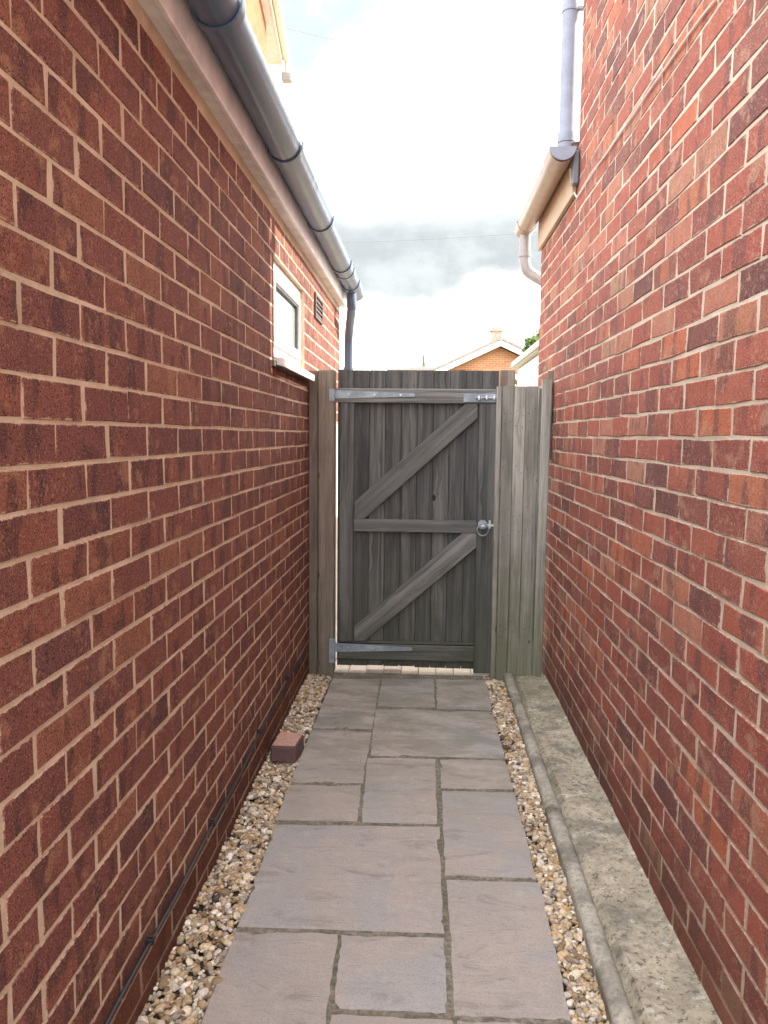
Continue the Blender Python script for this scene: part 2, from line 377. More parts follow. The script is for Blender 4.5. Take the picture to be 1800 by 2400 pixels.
def seen_size(p):
    q = C3.transposed() @ (Vector(p) - CAM)
    if q.z > -.3: return 0
    x = q.x / -q.z * FPX; y = q.y / -q.z * FPX
    if abs(x) > 960 or abs(y) > 1260: return 0
    return abs(q.normalized().dot(C3.transposed() @ Vector((1, 0, 0)))) / q.length_squared
def lay_bricks(root, X, face, mat, spans, zref, yphase, j, seed):
    """spans(z) -> list of (y0,y1) brick runs for the course whose centre is z"""
    rs = random.Random(seed); meshes = [brick_mesh('brick', mat, j) for _ in range(10)]
    H = .075; items = []
    k0 = int(math.floor((-.12 - zref) / H))
    for k in range(k0, k0 + 95):
        zc = zref + (k + .5) * H
        runs = spans(zc)
        if not runs: continue
        ph = yphase + (.1125 if k % 2 else 0)
        drift = rs.uniform(-.006, .006)
        for (a, b) in runs:
            n0 = int(math.floor((a - ph) / .225)); y = ph + n0 * .225
            while y < b:
                y0 = max(y, a) + .005; y1 = min(y + .225, b) - .005
                if y1 - y0 > .03:
                    s = (y1 - y0) / .215; wob = drift + rs.uniform(-.0045, .0045); s *= rs.uniform(.975, 1.004)
                    if s < .99: wob = 0
                    items.append([X, (y0 + y1) / 2 + wob, zc + rs.uniform(-.0012, .0012), s, rs.randrange(10), rs.random(), rs.uniform(-.0007, .0007)])
                y += .225
    order = sorted(range(len(items)), key=lambda i: -seen_size((X, items[i][1], items[i][2])) * items[i][3])
    top = set(order[:300]); rest = []
    for i in order[:300]:
        x, y, z, s, mi, t, px = items[i]
        o = bpy.data.objects.new('brick', meshes[mi]); COL.objects.link(o); o.parent = root
        o.location = Vector((x + px * face, y, z)) - WL[root.name]; o.scale = (1, s, 1)
        if face < 0: o.rotation_euler = (0, 0, math.pi)
        o['tone'] = t
    V = []; Fc = []; UV = []; T = []; off = 0
    cache = []
    for me in meshes:
        vs = np.array([v.co[:] for v in me.vertices]); fs = [tuple(p.vertices) for p in me.polygons]
        uv = np.array([d.uv[:] for d in me.uv_layers[0].data]); cache.append((vs, fs, uv))
    for i in range(len(items)):
        if i in top: continue
        x, y, z, s, mi, t, px = items[i]; vs, fs, uv = cache[mi]
        w = vs * (face, s * face, 1) + (x + px * face, y, z)
        V.append(w); Fc += [tuple(q + off for q in f) for f in fs]; UV.append(uv); T.append(np.full(len(vs), t)); off += len(vs)
    V = np.concatenate(V) - np.array(WL[root.name]); me = bpy.data.meshes.new('brickwork'); me.from_pydata(V.tolist(), [], Fc)
    me.materials.append(mat); l = me.uv_layers.new(name='UVMap'); l.data.foreach_set('uv', np.concatenate(UV).ravel())
    a = me.attributes.new('tone', 'FLOAT', 'POINT'); a.data.foreach_set('value', np.concatenate(T)); me.update()
    o = bpy.data.objects.new('brickwork', me); COL.objects.link(o); o.parent = root; o['kind'] = 'stuff'

# ================================================================== LEFT BUILDING
M_white = plain('white_upvc', (.78, .77, .74), .35, .5, .06)
M_soffit = plain('soffit_board', (.74, .73, .72), .45, .4, .10)
M_fascia = plain('fascia_board', (.84, .82, .81), .4, .45, .08)
M_blackp = plain('gutter_plastic_glare_tint', (.080, .125, .205), .36, .6, .05)  # black plastic; lens glare is put into the colour as blue grey
M_greyp = plain('grey_pipe_plastic', (.27, .30, .38), .6, .25, .08)
M_tan = plain('buff_gutter_plastic', (.37, .27, .20), .4, .45, .08)
M_tanf = plain('buff_fascia_board', (.47, .34, .21), .45, .4, .08)
M_cream = plain('cream_gutter_plastic', (.75, .72, .60), .4, .4, .05)
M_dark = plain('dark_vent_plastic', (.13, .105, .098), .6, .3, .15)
M_rooftile = plain('brown_roof_tiles', (.14, .085, .065), .85, .2, .3)
M_steel = plain('galvanised_steel', (.30, .36, .42), .55, .5, .2, .35)
M_steel2 = plain('bright_zinc', (.55, .58, .60), .3, .5, .1, .9)
k = K('obscured_window_glass', .12, .5); nn = k.noise(k.pos(), 90, 3, .6); k.col(k.mix(k.ss(nn, .3, .7), (.24, .31, .30), (.34, .41, .39))); k.bump(nn, .25, .002); M_glass = k.m

Lb = empty('single_storey_building', (XL - 1.5, 2.2, 0), label='single storey building of purplish red brick under black guttering tinted with painted glare, with a small white window', cat='building')
WY0, WY1, WZ0, WZ1 = 3.34, 4.18, 1.700, 2.125
LY0, LY1, LZT = -.55, 5.90, 2.318
def core(mb, X0, X1, y0, y1, z0, z1): mb.box((min(X0, X1), y0, z0), (max(X0, X1), y1, z1))
cf = XL - .0018
mb = MB()
core(mb, cf, cf - .10, LY0, WY0, -.1, LZT); core(mb, cf, cf - .10, WY1, LY1, -.1, LZT)
core(mb, cf, cf - .10, WY0, WY1, -.1, WZ0 - .03); core(mb, cf, cf - .10, WY0, WY1, WZ1, LZT)
core(mb, cf - .10, cf - 3.6, LY1 - .1, LY1, -.1, LZT); core(mb, cf - .10, cf - 3.6, LY0, LY0 + .1, -.1, LZT); core(mb, cf - 3.6, cf - 3.7, LY0, LY1, -.1, LZT)
mb.build('wall', M_mort_L, Lb)
def spansL(z):
    if z > LZT - .02 or z < -.11: return []
    if WZ0 - .04 < z < WZ1: return [(LY0, WY0), (WY1, LY1)]
    return [(LY0, LY1)]
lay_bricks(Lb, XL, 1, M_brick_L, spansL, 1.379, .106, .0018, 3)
# added dark strips standing in for the shadow under the sill
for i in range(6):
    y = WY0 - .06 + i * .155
    MB().box((XL - .03, y, WZ0 - .052), (XL + .014, y + .150, WZ0 - .022), .003, .001).build('sill_shade_strip', M_dark, Lb)
# window
wf = XL - .022
mb = MB(); t = .052
mb.box((wf - .06, WY0 + .003, WZ0), (wf, WY0 + t, WZ1 - .003), .003); mb.box((wf - .06, WY1 - t, WZ0), (wf, WY1 - .003, WZ1 - .003), .003)
mb.box((wf - .06, WY0 + t, WZ1 - t), (wf - .001, WY1 - t, WZ1 - .003), .003); mb.box((wf - .06, WY0 + t, WZ0), (wf - .001, WY1 - t, WZ0 + t), .003)
win = mb.build('window', M_white, Lb)
mb = MB(); a0, a1, b0, b1 = WY0 + t + .002, WY1 - t - .002, WZ0 + t + .002, WZ1 - t - .002; s = .042
for bx in (((wf - .04, a0, b0), (wf + .012, a0 + s, b1)), ((wf - .04, a1 - s, b0), (wf + .012, a1, b1)), ((wf - .04, a0 + s, b1 - s), (wf + .011, a1 - s, b1)), ((wf - .04, a0 + s, b0), (wf + .011, a1 - s, b0 + s))): mb.box(*bx, .004)
mb.build('casement', M_white, win)
mb = MB()
for bx in (((wf - .03, a0 + s, b0 + s), (wf + .002, a0 + s + .008, b1 - s)), ((wf - .03, a1 - s - .008, b0 + s), (wf + .002, a1 - s, b1 - s)), ((wf - .03, a0 + s + .008, b1 - s - .008), (wf + .002, a1 - s - .008, b1 - s)), ((wf - .03, a0 + s + .008, b0 + s), (wf + .002, a1 - s - .008, b0 + s + .008))): mb.box(*bx)
mb.build('gasket', plain('grey_gasket', (.20, .20, .21), .6, .3), win)
MB().box((wf - .022, a0 + s + .001, b0 + s + .001), (wf - .012, a1 - s - .001, b1 - s - .001)).build('pane', M_glass, win)
mb = MB(); mb.prism([(XL - .08, WZ0 - .002), (XL - .08, WZ0 - .020), (XL + .034, WZ0 - .046), (XL + .040, WZ0 - .046), (XL + .040, WZ0 - .012)], WY0 - .015, WY1 + .10); mb.build('sill', M_white, win)
# vent plate
v0, v1 = atX(736, 724, XL), atX(753, 724, XL)
mb = MB(); zc = (v0.z + v1.z) / 2 + .0; vy0, vy1 = v0.y, v1.y
for bx in (((XL - .004, vy0, zc - .072), (XL + .012, vy0 + .02, zc + .072)), ((XL - .004, vy1 - .02, zc - .072), (XL + .012, vy1, zc + .072)), ((XL - .004, vy0 + .02, zc + .055), (XL + .0115, vy1 - .02, zc + .072)), ((XL - .004, vy0 + .02, zc - .072), (XL + .0115, vy1 - .02, zc - .055))): mb.box(*bx, .002)
vent = mb.build('vent', M_dark, Lb)
MB().box((XL - .003, vy0 + .02, zc - .055), (XL + .001, vy1 - .02, zc + .055)).build('vent_back', M_dark, vent)
for i in range(4):
    z = zc - .052 + i * .026
    MB().prism([(XL + .0015, z), (XL + .0015, z + .018), (XL + .010, z + .006), (XL + .010, z + .001)], vy0 + .021, vy1 - .021).build('slat', M_dark, vent)
# eaves
EY0, EY1 = LY0, LY1 + .02
MB().box((XL - .02, EY0, LZT + .001), (XL + .034, EY1, LZT + .014), .002).build('soffit', M_soffit, Lb)
MB().box((XL + .0345, EY0, LZT - .006), (XL + .052, EY1, LZT + .205), .003).build('fascia', M_fascia, Lb)
MB().prism([(XL + .058, LZT + .225), (XL - 1.8, LZT + .95), (XL - 3.8, LZT + .2), (XL - 3.8, LZT + .15), (XL - 1.8, LZT + .88), (XL + .058, LZT + .206)], EY0 - .05, EY1 + .03).build('roof', M_rooftile, Lb)
def gutter_mesh(cx, zr, ro, ri, y0, y1, flat=.0):
    mb = MB(); n = 14; pts = []
    for i in range(n + 1):
        a = math.pi + math.pi * i / n; pts.append((cx + ro * math.cos(a), zr + ro * math.sin(a)))
    pts += [(cx + ro, zr + .006), (cx + ri, zr + .006)]
    for i in range(n + 1):
        a = 2 * math.pi - math.pi * i / n; pts.append((cx + ri * math.cos(a), zr + ri * math.sin(a)))
    pts += [(cx - ri, zr + .006), (cx - ro, zr + .006)]
    n0 = len(pts)
    for d in (y0, y1):
        for a, b in pts: mb.v.append((a, d, b))
    for i in range(n0):
        j = (i + 1) % n0; mb.f.append((i, j, n0 + j, n0 + i))
    # end rings as quads between outer and inner
    for base in (0, n0):
        for i in range(n): mb.f.append((base + i, base + i + 1, base + n0 - 4 - i, base + n0 - 3 - i) if False else (base + i, base + i + 1, base + (n + 3) + (n - i - 1), base + (n + 3) + (n - i)))
    return mb
def gutter_band(parent, name, mat, cx, zr, r, y0, y1, strap):
    mb = gutter_mesh(cx, zr + .003, r, r - .005, y0, y1); o = mb.build(name, mat, parent, smooth=True)
    return o
def half_disc(cx, zr, r, y0, y1):
    pts = [(cx + r * math.cos(math.pi + math.pi * i / 14), zr + r * math.sin(math.pi + math.pi * i / 14)) for i in range(15)]
    return MB().prism(pts, y0, y1)
GX, GZ = XL + .114, 2.432
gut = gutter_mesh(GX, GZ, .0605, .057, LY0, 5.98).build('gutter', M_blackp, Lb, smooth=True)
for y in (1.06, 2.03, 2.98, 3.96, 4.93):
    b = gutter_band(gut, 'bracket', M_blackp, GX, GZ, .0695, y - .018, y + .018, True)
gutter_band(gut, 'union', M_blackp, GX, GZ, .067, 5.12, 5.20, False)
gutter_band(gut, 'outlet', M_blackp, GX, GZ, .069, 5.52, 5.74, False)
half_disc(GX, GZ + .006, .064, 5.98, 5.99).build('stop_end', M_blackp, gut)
p0 = Vector((GX, 5.63, GZ - .05)); px = -.592
path = smoothpath([p0, p0 + Vector((0, .0, -.09)), (GX - .005, 5.68, GZ - .17), (px + .012, 5.92, GZ - .28), (px, 5.99, GZ - .38), (px, 6.0, GZ - .60)], 7)
path += [Vector((px, 6.0, 1.0)), Vector((px, 6.0, .0))]
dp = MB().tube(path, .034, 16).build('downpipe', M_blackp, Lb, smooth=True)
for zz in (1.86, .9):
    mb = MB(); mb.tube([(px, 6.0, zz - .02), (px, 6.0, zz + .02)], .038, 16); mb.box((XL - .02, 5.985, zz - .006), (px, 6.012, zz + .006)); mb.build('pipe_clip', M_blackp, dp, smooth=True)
# black cable low on the left wall
cp = []
CYZ = ([-.5, 1.0, 1.6, 1.75, 2.3, 2.7, 3.02, 3.75, 4.25], [.13, .135, .138, .140, .146, .155, .172, .185, .18])
cz = lambda y: float(np.interp(y, *CYZ)) + .004 * math.sin(y * 9)
for y in np.linspace(-.5, 4.2, 70):
    cp.append((XL + .009, y, cz(y)))
k = K('black_cable_sheath', .45, .5); k.col((.018, .018, .022)); M_cable = k.m
cab = MB().tube(cp, .0048, 8).build('cable', M_cable, smooth=True, label='black cable clipped along the foot of the purplish brick wall', cat='cable')
for y in (.6, 1.72, 2.27, 2.95, 3.6):
    z = cz(y)
    mb = MB(); mb.box((XL - .004, y - .005, z - .009), (XL + .018, y + .005, z + .009), .003); mb.tube([(XL, y, z + .014), (XL + .016, y, z + .014)], .004, 8); mb.build('cable_clip', M_cable, cab)

# ================================================================== RIGHT BUILDING
TY1, RY1, RZT, THT = 3.81, 4.92, 2.50, 5.5
Rb = empty('two_storey_house', (XR + 2, 2.0, 0), label='tall house of bright red mixed brick with a lower end under a buff gutter', cat='house')
mb = MB(); cf = XR + .0022
core(mb, cf, cf + .10, LY0, TY1, -.1, THT); core(mb, cf, cf + .10, TY1, RY1, -.1, RZT)
core(mb, cf + .10, 5.5, TY1 - .1, TY1, -.1, THT); core(mb, cf + .10, 5.5, LY0, LY0 + .1, -.1, THT); core(mb, 5.5, 5.6, LY0, TY1, -.1, THT)
core(mb, cf + .10, 4.0, RY1 - .1, RY1, -.1, RZT); core(mb, 4.0, 4.1, TY1, RY1, -.1, RZT)
mb.build('wall', M_mort_R, Rb)
def spansR(z):
    if z < -.11 or z > THT - .02: return []
    return [(LY0, RY1)] if z < RZT - .02 else [(LY0, TY1)]
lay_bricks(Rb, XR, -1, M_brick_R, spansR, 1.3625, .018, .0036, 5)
MB().prism([(XR - .10, THT + .001), (3.2, THT + 1.3), (5.8, THT + .1), (5.8, THT - .02), (3.2, THT + 1.18), (XR - .10, THT - .06)], LY0 - .1, TY1 + .02).build('roof', M_rooftile, Rb)
MB().prism([(XR - .03, RZT + .235), (4.2, RZT + 1.1), (4.2, RZT + 1.03), (XR - .03, RZT + .20)], TY1 + .002, RY1 + .04).build('lean_to_roof', M_rooftile, Rb)
MB().box((XR - .022, TY1 + .01, RZT - .002), (XR - .002, RY1 + .012, RZT + .195), .003).build('fascia', M_tanf, Rb)
MB().box((XR - .001, TY1 + .004, RZT + .001), (XR + .06, RY1 + .010, RZT + .012)).build('soffit', M_dark, Rb)
RX, RG = XR - .083, RZT + .185
rg = gutter_mesh(RX, RG, .056, .053, 3.75, 5.13).build('gutter', M_tan, Rb, smooth=True)
half_disc(RX, RG + .008, .061, 3.735, 3.75).build('stop_end', M_greyp, rg)
gutter_band(rg, 'running_outlet', M_tan, RX, RG, .061, 3.75, 3.95, False)
gutter_band(rg, 'end_outlet', M_tan, RX, RG, .061, 4.99, 5.14, False)
half_disc(RX, RG + .008, .063, 5.14, 5.155).build('stop_end', M_tan, rg)
q = [Vector((RX, 5.07, RG - .05)), Vector((RX, 5.07, RG - .20)), Vector((RX + .012, 5.07, RG - .255)), Vector((RX + .045, 5.065, RG - .295)), Vector((XR + .12, 5.04, RG - .395)), Vector((XR + .16, 5.02, RG - .43)), Vector((XR + .17, 5.00, RG - .55)), Vector((XR + .17, 5.00, 0))]
M_pinkp = plain('faded_pipe_plastic', (.36, .34, .34), .4, .45, .08)
dp2 = MB().tube(q[:1] + smoothpath(q[1:7], 4) + q[7:], .034, 16).build('downpipe', M_pinkp, Rb, smooth=True)
MB().tube([(RX, 5.07, RG - .19), (RX, 5.07, RG - .155)], .0385, 16).build('socket', M_pinkp, dp2, smooth=True)
# upper downpipe dropping into the gutter
bot = atY(1327, 338, 3.86); bx = bot.x; 
up = MB().tube([(bx, 3.86, RG - .01), (bx, 3.86, THT - .1)], .0365, 18).build('downpipe', M_greyp, Rb, smooth=True)
for z0, z1 in ((RG + .03, RG + .065), (RG + .065, RG + .11)):
    MB().tube([(bx, 3.86, z0), (bx, 3.86, z1 - .003)], .0410 if z0 < RG + .05 else .0425, 18).build('collar', M_greyp, up, smooth=True)
for zz in (3.35, 4.5):
    mb = MB(); mb.tube([(bx, 3.86, zz - .014), (bx, 3.86, zz + .014)], .0400, 18); mb.box((bx + .02, 3.835, zz - .010), (XR + .045, 3.86, zz + .004), .002); mb.box((XR + .01, 3.815, zz - .012), (XR + .03, 3.86, zz + .024), .002)
    mb.build('pipe_clip', M_greyp, up, smooth=True)
MB().box((XR - .030, 3.76, RG - .15), (XR - .003, 3.808, RG + .0), .004).build('fascia_end', plain('slate_blue_board', (.16, .18, .22), .5, .4), Rb)
# thin pale cable running down the right wall
k = K('pale_cable_sheath', .5, .4); k.col((.80, .78, .76)); M_pale = k.m
pts = [atX(a, b, XR - .006) for a, b in ((1740, -80), (1676, 0), (1640, 45), (1595, 108), (1556, 164), (1513, 225), (1482, 272), (1452, 315), (1420, 362), (1390, 400), (1368, 436), (1352, 463))]
pts = smoothpath(pts, 4) + [atX(1345, 450, XR - .012), atX(1338, 425, XR - .02), atX(1336, 395, XR - .03)]
MB().tube(pts, .0034, 6).build('cable', M_pale, smooth=True, label='thin pale cable slanting down the bright red wall to the buff gutter', cat='cable')

# ================================================================== PATH
def quad_slab(parent, name, mat, cs, z0, zt, nx=12, ny=12, jit=.0024, rough=.0030, tone=None, **k):
    """cs: four ground corners TL TR BR BL as (x,y); top surface with riven relief and arrised edges"""
    rs = np.random.RandomState(rng.randrange(10 ** 6)); c = [np.array(p[:2], float) for p in cs]
    P = np.zeros((ny + 1, nx + 1, 3)); per = rs.uniform(0, 6.28, 8)
    for j in range(ny + 1):
        for i in range(nx + 1):
            u, v = i / nx, j / ny; p = (c[0] * (1 - u) + c[1] * u) * (1 - v) + (c[3] * (1 - u) + c[2] * u) * v
            edge = min(u, 1 - u, v, 1 - v) == 0
            w = math.sin(p[0] * 21 + per[0]) * math.sin(p[1] * 17 + per[1]) + .6 * math.sin(p[0] * 9 + p[1] * 31 + per[2]) + .5 * math.sin(p[0] * 44 + per[3]) * math.sin(p[1] * 60 + per[4])
            z = zt + rough * .45 * w + rs.uniform(-.3, .3) * rough
            if edge: p = p + rs.uniform(-jit, jit, 2); z -= .0035
            P[j, i] = (p[0], p[1], z)
    V = [tuple(q) for q in P.reshape(-1, 3)]; F_ = []
    idx = lambda i, j: j * (nx + 1) + i
    for j in range(ny):
        for i in range(nx): F_.append((idx(i, j), idx(i + 1, j), idx(i + 1, j + 1), idx(i, j + 1)))
    ring = [idx(i, 0) for i in range(nx)] + [idx(nx, j) for j in range(ny)] + [idx(i, ny) for i in range(nx, 0, -1)] + [idx(0, j) for j in range(ny, 0, -1)]
    n = len(V); cen = sum(c) / 4
    for r in ring:
        x, y, z = V[r]; V.append((x + (x - cen[0]) * .006, y + (y - cen[1]) * .006, z0))
    for a in range(len(ring)):
        b = (a + 1) % len(ring); F_.append((ring[a], n + a, n + b, ring[b]))
    mb = MB(); mb.v = V; mb.f = F_; o = mb.build(name, mat, parent, smooth=True, **k); o['tone'] = rs.rand() if tone is None else tone
    return o
A = lambda x, y: (640 + x / 2.765, 1580 + y / 2.765)
B = lambda x, y: (440 + x / 1.728, 1900 + y / 1.728)
slabs = [
    [A(386, 25), A(694, 26), A(640, 350), A(254, 344)],
    [A(705, 26), A(1040, 27), A(1048, 212), A(676, 205)],
    [A(1058, 28), A(1374, 34), A(1420, 230), A(1062, 218)],
    [A(664, 222), A(1424, 240), A(1502, 540), A(633, 522)],
    [A(248, 358), A(638, 366), A(580, 700), A(112, 696)],
    [A(103, 712), A(572, 714), A(546, 946), A(20, 940)],
    [A(612, 538), A(1052, 544), A(1064, 966), A(574, 952)],
    [A(1084, 548), A(1508, 554), A(1558, 742), A(1090, 733)],
    [A(1094, 752), A(1562, 760), B(1412, 270), B(1042, 256)],
    [B(358, 52), B(1018, 62), B(1036, 490), B(203, 464)],
    [B(193, 486), B(608, 496), B(543, 940), B(30, 930)],
    [B(626, 500), B(1038, 508), B(1055, 815), B(590, 795)],
    [B(1050, 277), B(1425, 287), B(1552, 842), B(1084, 826)],
    [B(584, 822), B(1075, 842), B(1095, 1150), B(520, 1130)],
    [B(1090, 846), B(1556, 866), B(1640, 1170), B(1105, 1155)],
]
ZP = 0.0
bed = MB(); bed.box((-.500, -.62, -.07), (.352, 4.334, ZP - .0045)); path = bed.build('path', M_joint, kind='structure')
for i, cs in enumerate(slabs):
    pts = [atZ(px, py, ZP) for px, py in cs]; pts = [(p.x, p.y) for p in pts]
    quad_slab(path, 'slab', M_slab, pts, -.02, ZP, tone=(i * .37) % 1)
yb = min(atZ(*B(30, 930), ZP).y, 1.5)
for (x0, x1, y0, y1) in ((-.49, -.05, .62, 1.40), (-.04, .35, .95, 1.32), (-.04, .35, .34, .93), (-.49, -.05, -.28, .61), (-.04, .35, -.28, .33)):
    quad_slab(path, 'slab', M_slab, [(x0, y1), (x1, y1), (x1, y0), (x0, y0)], -.02, ZP, 8, 8)

# patio beyond the gate: a row of pale blocks, then pale slabs
pat = MB().box((-2.2, 4.361, -.05), (1.6, 4.62, -.012)).build('patio', M_joint, kind='structure')
x = -.62; i = 0
while x < 1.2:
    w = .098; yy = 4.338; top = .002 + rng.uniform(-.002, .002)
    if 3 <= i <= 4: yy = 4.365; top = .012 if i == 4 else .006
    MB().box((x, yy, -.03), (x + w, yy + .24, top), .003, .0015).build('block', M_patio, pat)['tone'] = rng.random()
    x += .101; i += 1
for j in range(7):
    for i in range(5):
        x0 = -1.9 + i * .604 + (.3 if j % 2 else 0); y0 = 4.625 + j * .604
        quad_slab(pat, 'slab', M_patio, [(x0, y0 + .594), (x0 + .594, y0 + .594), (x0 + .594, y0), (x0, y0)], -.03, -.002, 3, 3)

# ================================================================== GRAVEL
def ico():
    import bmesh
    bm = bmesh.new(); bmesh.ops.create_icosphere(bm, subdivisions=1, radius=1.0)
    v = np.array([q.co[:] for q in bm.verts]); f = np.array([[q.index for q in p.verts] for p in bm.faces]); bm.free(); return v, f
def ico2():
    import bmesh
    bm = bmesh.new(); bmesh.ops.create_icosphere(bm, subdivisions=2, radius=1.0)
    v = np.array([q.co[:] for q in bm.verts]); f = np.array([[q.index for q in p.verts] for p in bm.faces]); bm.free(); return v, f
IV, IF = ico2()
PAL = np.array([(.43, .32, .19), (.36, .26, .15), (.56, .48, .37), (.62, .57, .50), (.30, .26, .22), (.22, .15, .09), (.46, .27, .11), (.08, .06, .05), (.38, .33, .27), (.50, .40, .27), (.28, .17, .12)])
PAL = np.minimum(PAL * 1.28, .85)
PW = np.array([.17, .13, .17, .14, .11, .06, .02, .03, .11, .06, .02]); PW = PW / PW.sum()
k = K('pebble_stone', .72, .3); ca = k.n('ShaderNodeAttribute', attribute_name='stone_colour'); P_ = k.pos(); n_ = k.noise(P_, 140, 4, .65)
c_ = k.mix(k.ss(n_, .35, .7, 0, .45), ca.outputs['Color'], (.12, .09, .06)); k.col(c_); k.bump(n_, .5, .0015); M_peb = k.m
shapes = []
for i in range(16):
    rs = np.random.RandomState(100 + i); d = rs.randn(7, 3); d /= np.linalg.norm(d, axis=1)[:, None]
    r = np.ones(len(IV))
    for q in d[:5]: r = np.minimum(r, rs.uniform(.62, .95) / np.maximum(IV @ q, .05))
    shapes.append(IV * r[:, None] * (1 + rs.uniform(-.04, .04, (len(IV), 1))))
def gravel(name, xa, xb, y0, y1, n, zb, label):
    Vs = []; Cs = []
    for i in range(n):
        y = y0 + (y1 - y0) * nr.rand() ** 1.0; a, b = xa(y), xb(y); x = nr.uniform(a, b)
        s = nr.lognormal(math.log(.0068), .34); s = min(max(s, .0035), .0175)
        sc = np.array([s * nr.uniform(.9, 1.5), s * nr.uniform(.75, 1.1), s * nr.uniform(.5, .85)])
        th = nr.uniform(0, 6.283); ph = nr.normal(0, .35)
        w = shapes[nr.randint(16)] * sc; cph, sph = math.cos(ph), math.sin(ph)
        w = np.stack([w[:, 0], w[:, 1] * cph - w[:, 2] * sph, w[:, 1] * sph + w[:, 2] * cph], 1)
        ct, st = math.cos(th), math.sin(th); w = np.stack([w[:, 0] * ct - w[:, 1] * st, w[:, 0] * st + w[:, 1] * ct, w[:, 2]], 1)
        ex = min(x - a, b - x); z = zb + nr.uniform(-.010, .004) + .004 * math.sin(y * 7) + s * .25
        Vs.append(w + (x, y, z)); col = PAL[nr.choice(len(PAL), p=PW)] * nr.uniform(.75, 1.2); Cs.append(np.tile(np.append(np.clip(col, 0, 1), 1), (len(IV), 1)))
    V = np.concatenate(Vs); m = len(IV); Fa = (IF[None] + (np.arange(n) * m)[:, None, None]).reshape(-1, 3)
    me = bpy.data.meshes.new(name); me.vertices.add(len(V)); me.vertices.foreach_set('co', V.ravel())
    me.loops.add(Fa.size); me.loops.foreach_set('vertex_index', Fa.ravel().astype(np.int32))
    me.polygons.add(len(Fa)); me.polygons.foreach_set('loop_start', np.arange(0, Fa.size, 3, dtype=np.int32)); me.polygons.foreach_set('loop_total', np.full(len(Fa), 3, dtype=np.int32))
    me.update(calc_edges=True); me.validate(); me.materials.append(M_peb)
    at = me.color_attributes.new('stone_colour', 'FLOAT_COLOR', 'POINT'); at.data.foreach_set('color', np.concatenate(Cs).ravel())
    return link(name, me, label=label, cat='gravel', kind='stuff')
le = lambda y: np.interp(y, [1.3, 1.72, 4.33], [atZ(477, 2400, 0).x, atZ(477, 2400, 0).x, atZ(772, 1592, 0).x])
gb = MB(); gb.box((XL - .03, -.6, -.07), (-.497, 4.36, -.024)); gb.build('gravel_bed', M_gbed, kind='structure')
gb = MB(); gb.box((.345, -.6, -.072), (.50, 4.36, -.026)); gb.build('gravel_bed', M_gbed, kind='structure')
gravel('gravel', lambda y: XL - .004, lambda y: float(le(y)) - .006, 1.25, 4.40, 5600, -.014, 'buff and white pebbles filling the strip beside the purplish wall')
_e = sorted((atZ(*q, ZP).y, atZ(*q, ZP).x) for q in (B(1640, 1170), B(1552, 842), B(1425, 287), B(1412, 270), A(1558, 742), A(1502, 540), A(1424, 240), A(1374, 34)))
re_ = lambda y: float(np.interp(y, [e[0] for e in _e], [e[1] for e in _e])) + .006; KX = .462
gravel('gravel', lambda y: re_(y) + .0, lambda y: KX + .004, 1.25, 4.34, 4600, -.014, 'buff and brown pebbles filling the strip between the slabs and the kerb')
gravel('gravel', lambda y: XL - .004, lambda y: -.505, -.2, 1.25, 1400, -.014, 'sparse buff pebbles nearest the viewer on the strip by the purplish wall')
gravel('gravel', lambda y: .355, lambda y: KX, -.2, 1.25, 1200, -.014, 'sparse buff pebbles nearest the viewer on the strip by the kerb')

# ================================================================== KERB AND CONCRETE
def strip(name, prof, ys, wig, mat, parent=None, dx=0.0, **k):
    mb = MB(); m = len(prof)
    for y in ys:
        w = wig(y)
        for a, b in prof: mb.v.append((a + dx + w[0] + nr.uniform(-.0006, .0006), y, b + w[1] + nr.uniform(-.0006, .0006)))
    for j in range(len(ys) - 1):
        for i in range(m):
            i2 = (i + 1) % m; mb.f.append((j * m + i, j * m + i2, (j + 1) * m + i2, (j + 1) * m + i))
    mb.f.append(tuple(range(m))[::-1]); e = (len(ys) - 1) * m; mb.f.append(tuple(e + i for i in range(m)))
    return mb.build(name, mat, parent, smooth=True, **k)
kw = .054
prof = [(KX, -.07), (KX, .012)] + [(KX + kw / 2 - kw / 2 * math.cos(a), .012 + .020 * math.sin(a)) for a in np.linspace(.25, math.pi - .25, 7)] + [(KX + kw, .012), (KX + kw, -.07)]
kr = empty('kerb', (KX, 2.7, 0), label='round topped concrete kerb along the gravel under the bright red wall', cat='kerb', kind='structure')
strip('kerb_stone', prof, np.linspace(2.72, 4.30, 30), lambda y: (.004 * math.sin(y * 2), .002 * math.sin(y * 3)), M_kerb, kr)
strip('kerb_stone', prof, np.linspace(.86, 2.665, 42), lambda y: (.003 * math.sin(y * 3) - .006, .002 * math.sin(y * 4) + .003), M_kerb, kr)
strip('kerb_stone', prof, np.linspace(-.55, .85, 30), lambda y: (.003 * math.sin(y * 3) - .010, .002 * math.sin(y * 4) + .001), M_kerb, kr)
MB().box((KX - .004, 2.660, -.06), (KX + kw - .002, 2.725, .024), .008, .004).build('joint', M_joint, kr)
nx, ny = 14, 200; V = []; Fq = []
for j in range(ny + 1):
    for i in range(nx + 1):
        x = KX + .050 + (XR + .004 - KX - .050) * i / nx; y = -.55 + 4.85 * j / ny
        z = .016 + .003 * math.sin(x * 31 + y * 3) + .0035 * math.sin(y * 5.3 + x * 9) + nr.uniform(-.0016, .0016) + (.010 * max(0, (i / nx - .75) / .25) ** 2)
        if i <= 1: z = -.016 if i == 0 else .002
        V.append((x, y, z))
for j in range(ny):
    for i in range(nx): a = j * (nx + 1) + i; Fq.append((a, a + 1, a + nx + 2, a + nx + 1))
mb = MB(); mb.v = V; mb.f = Fq; mb.build('concrete_strip', M_conc, smooth=True, kind='structure')

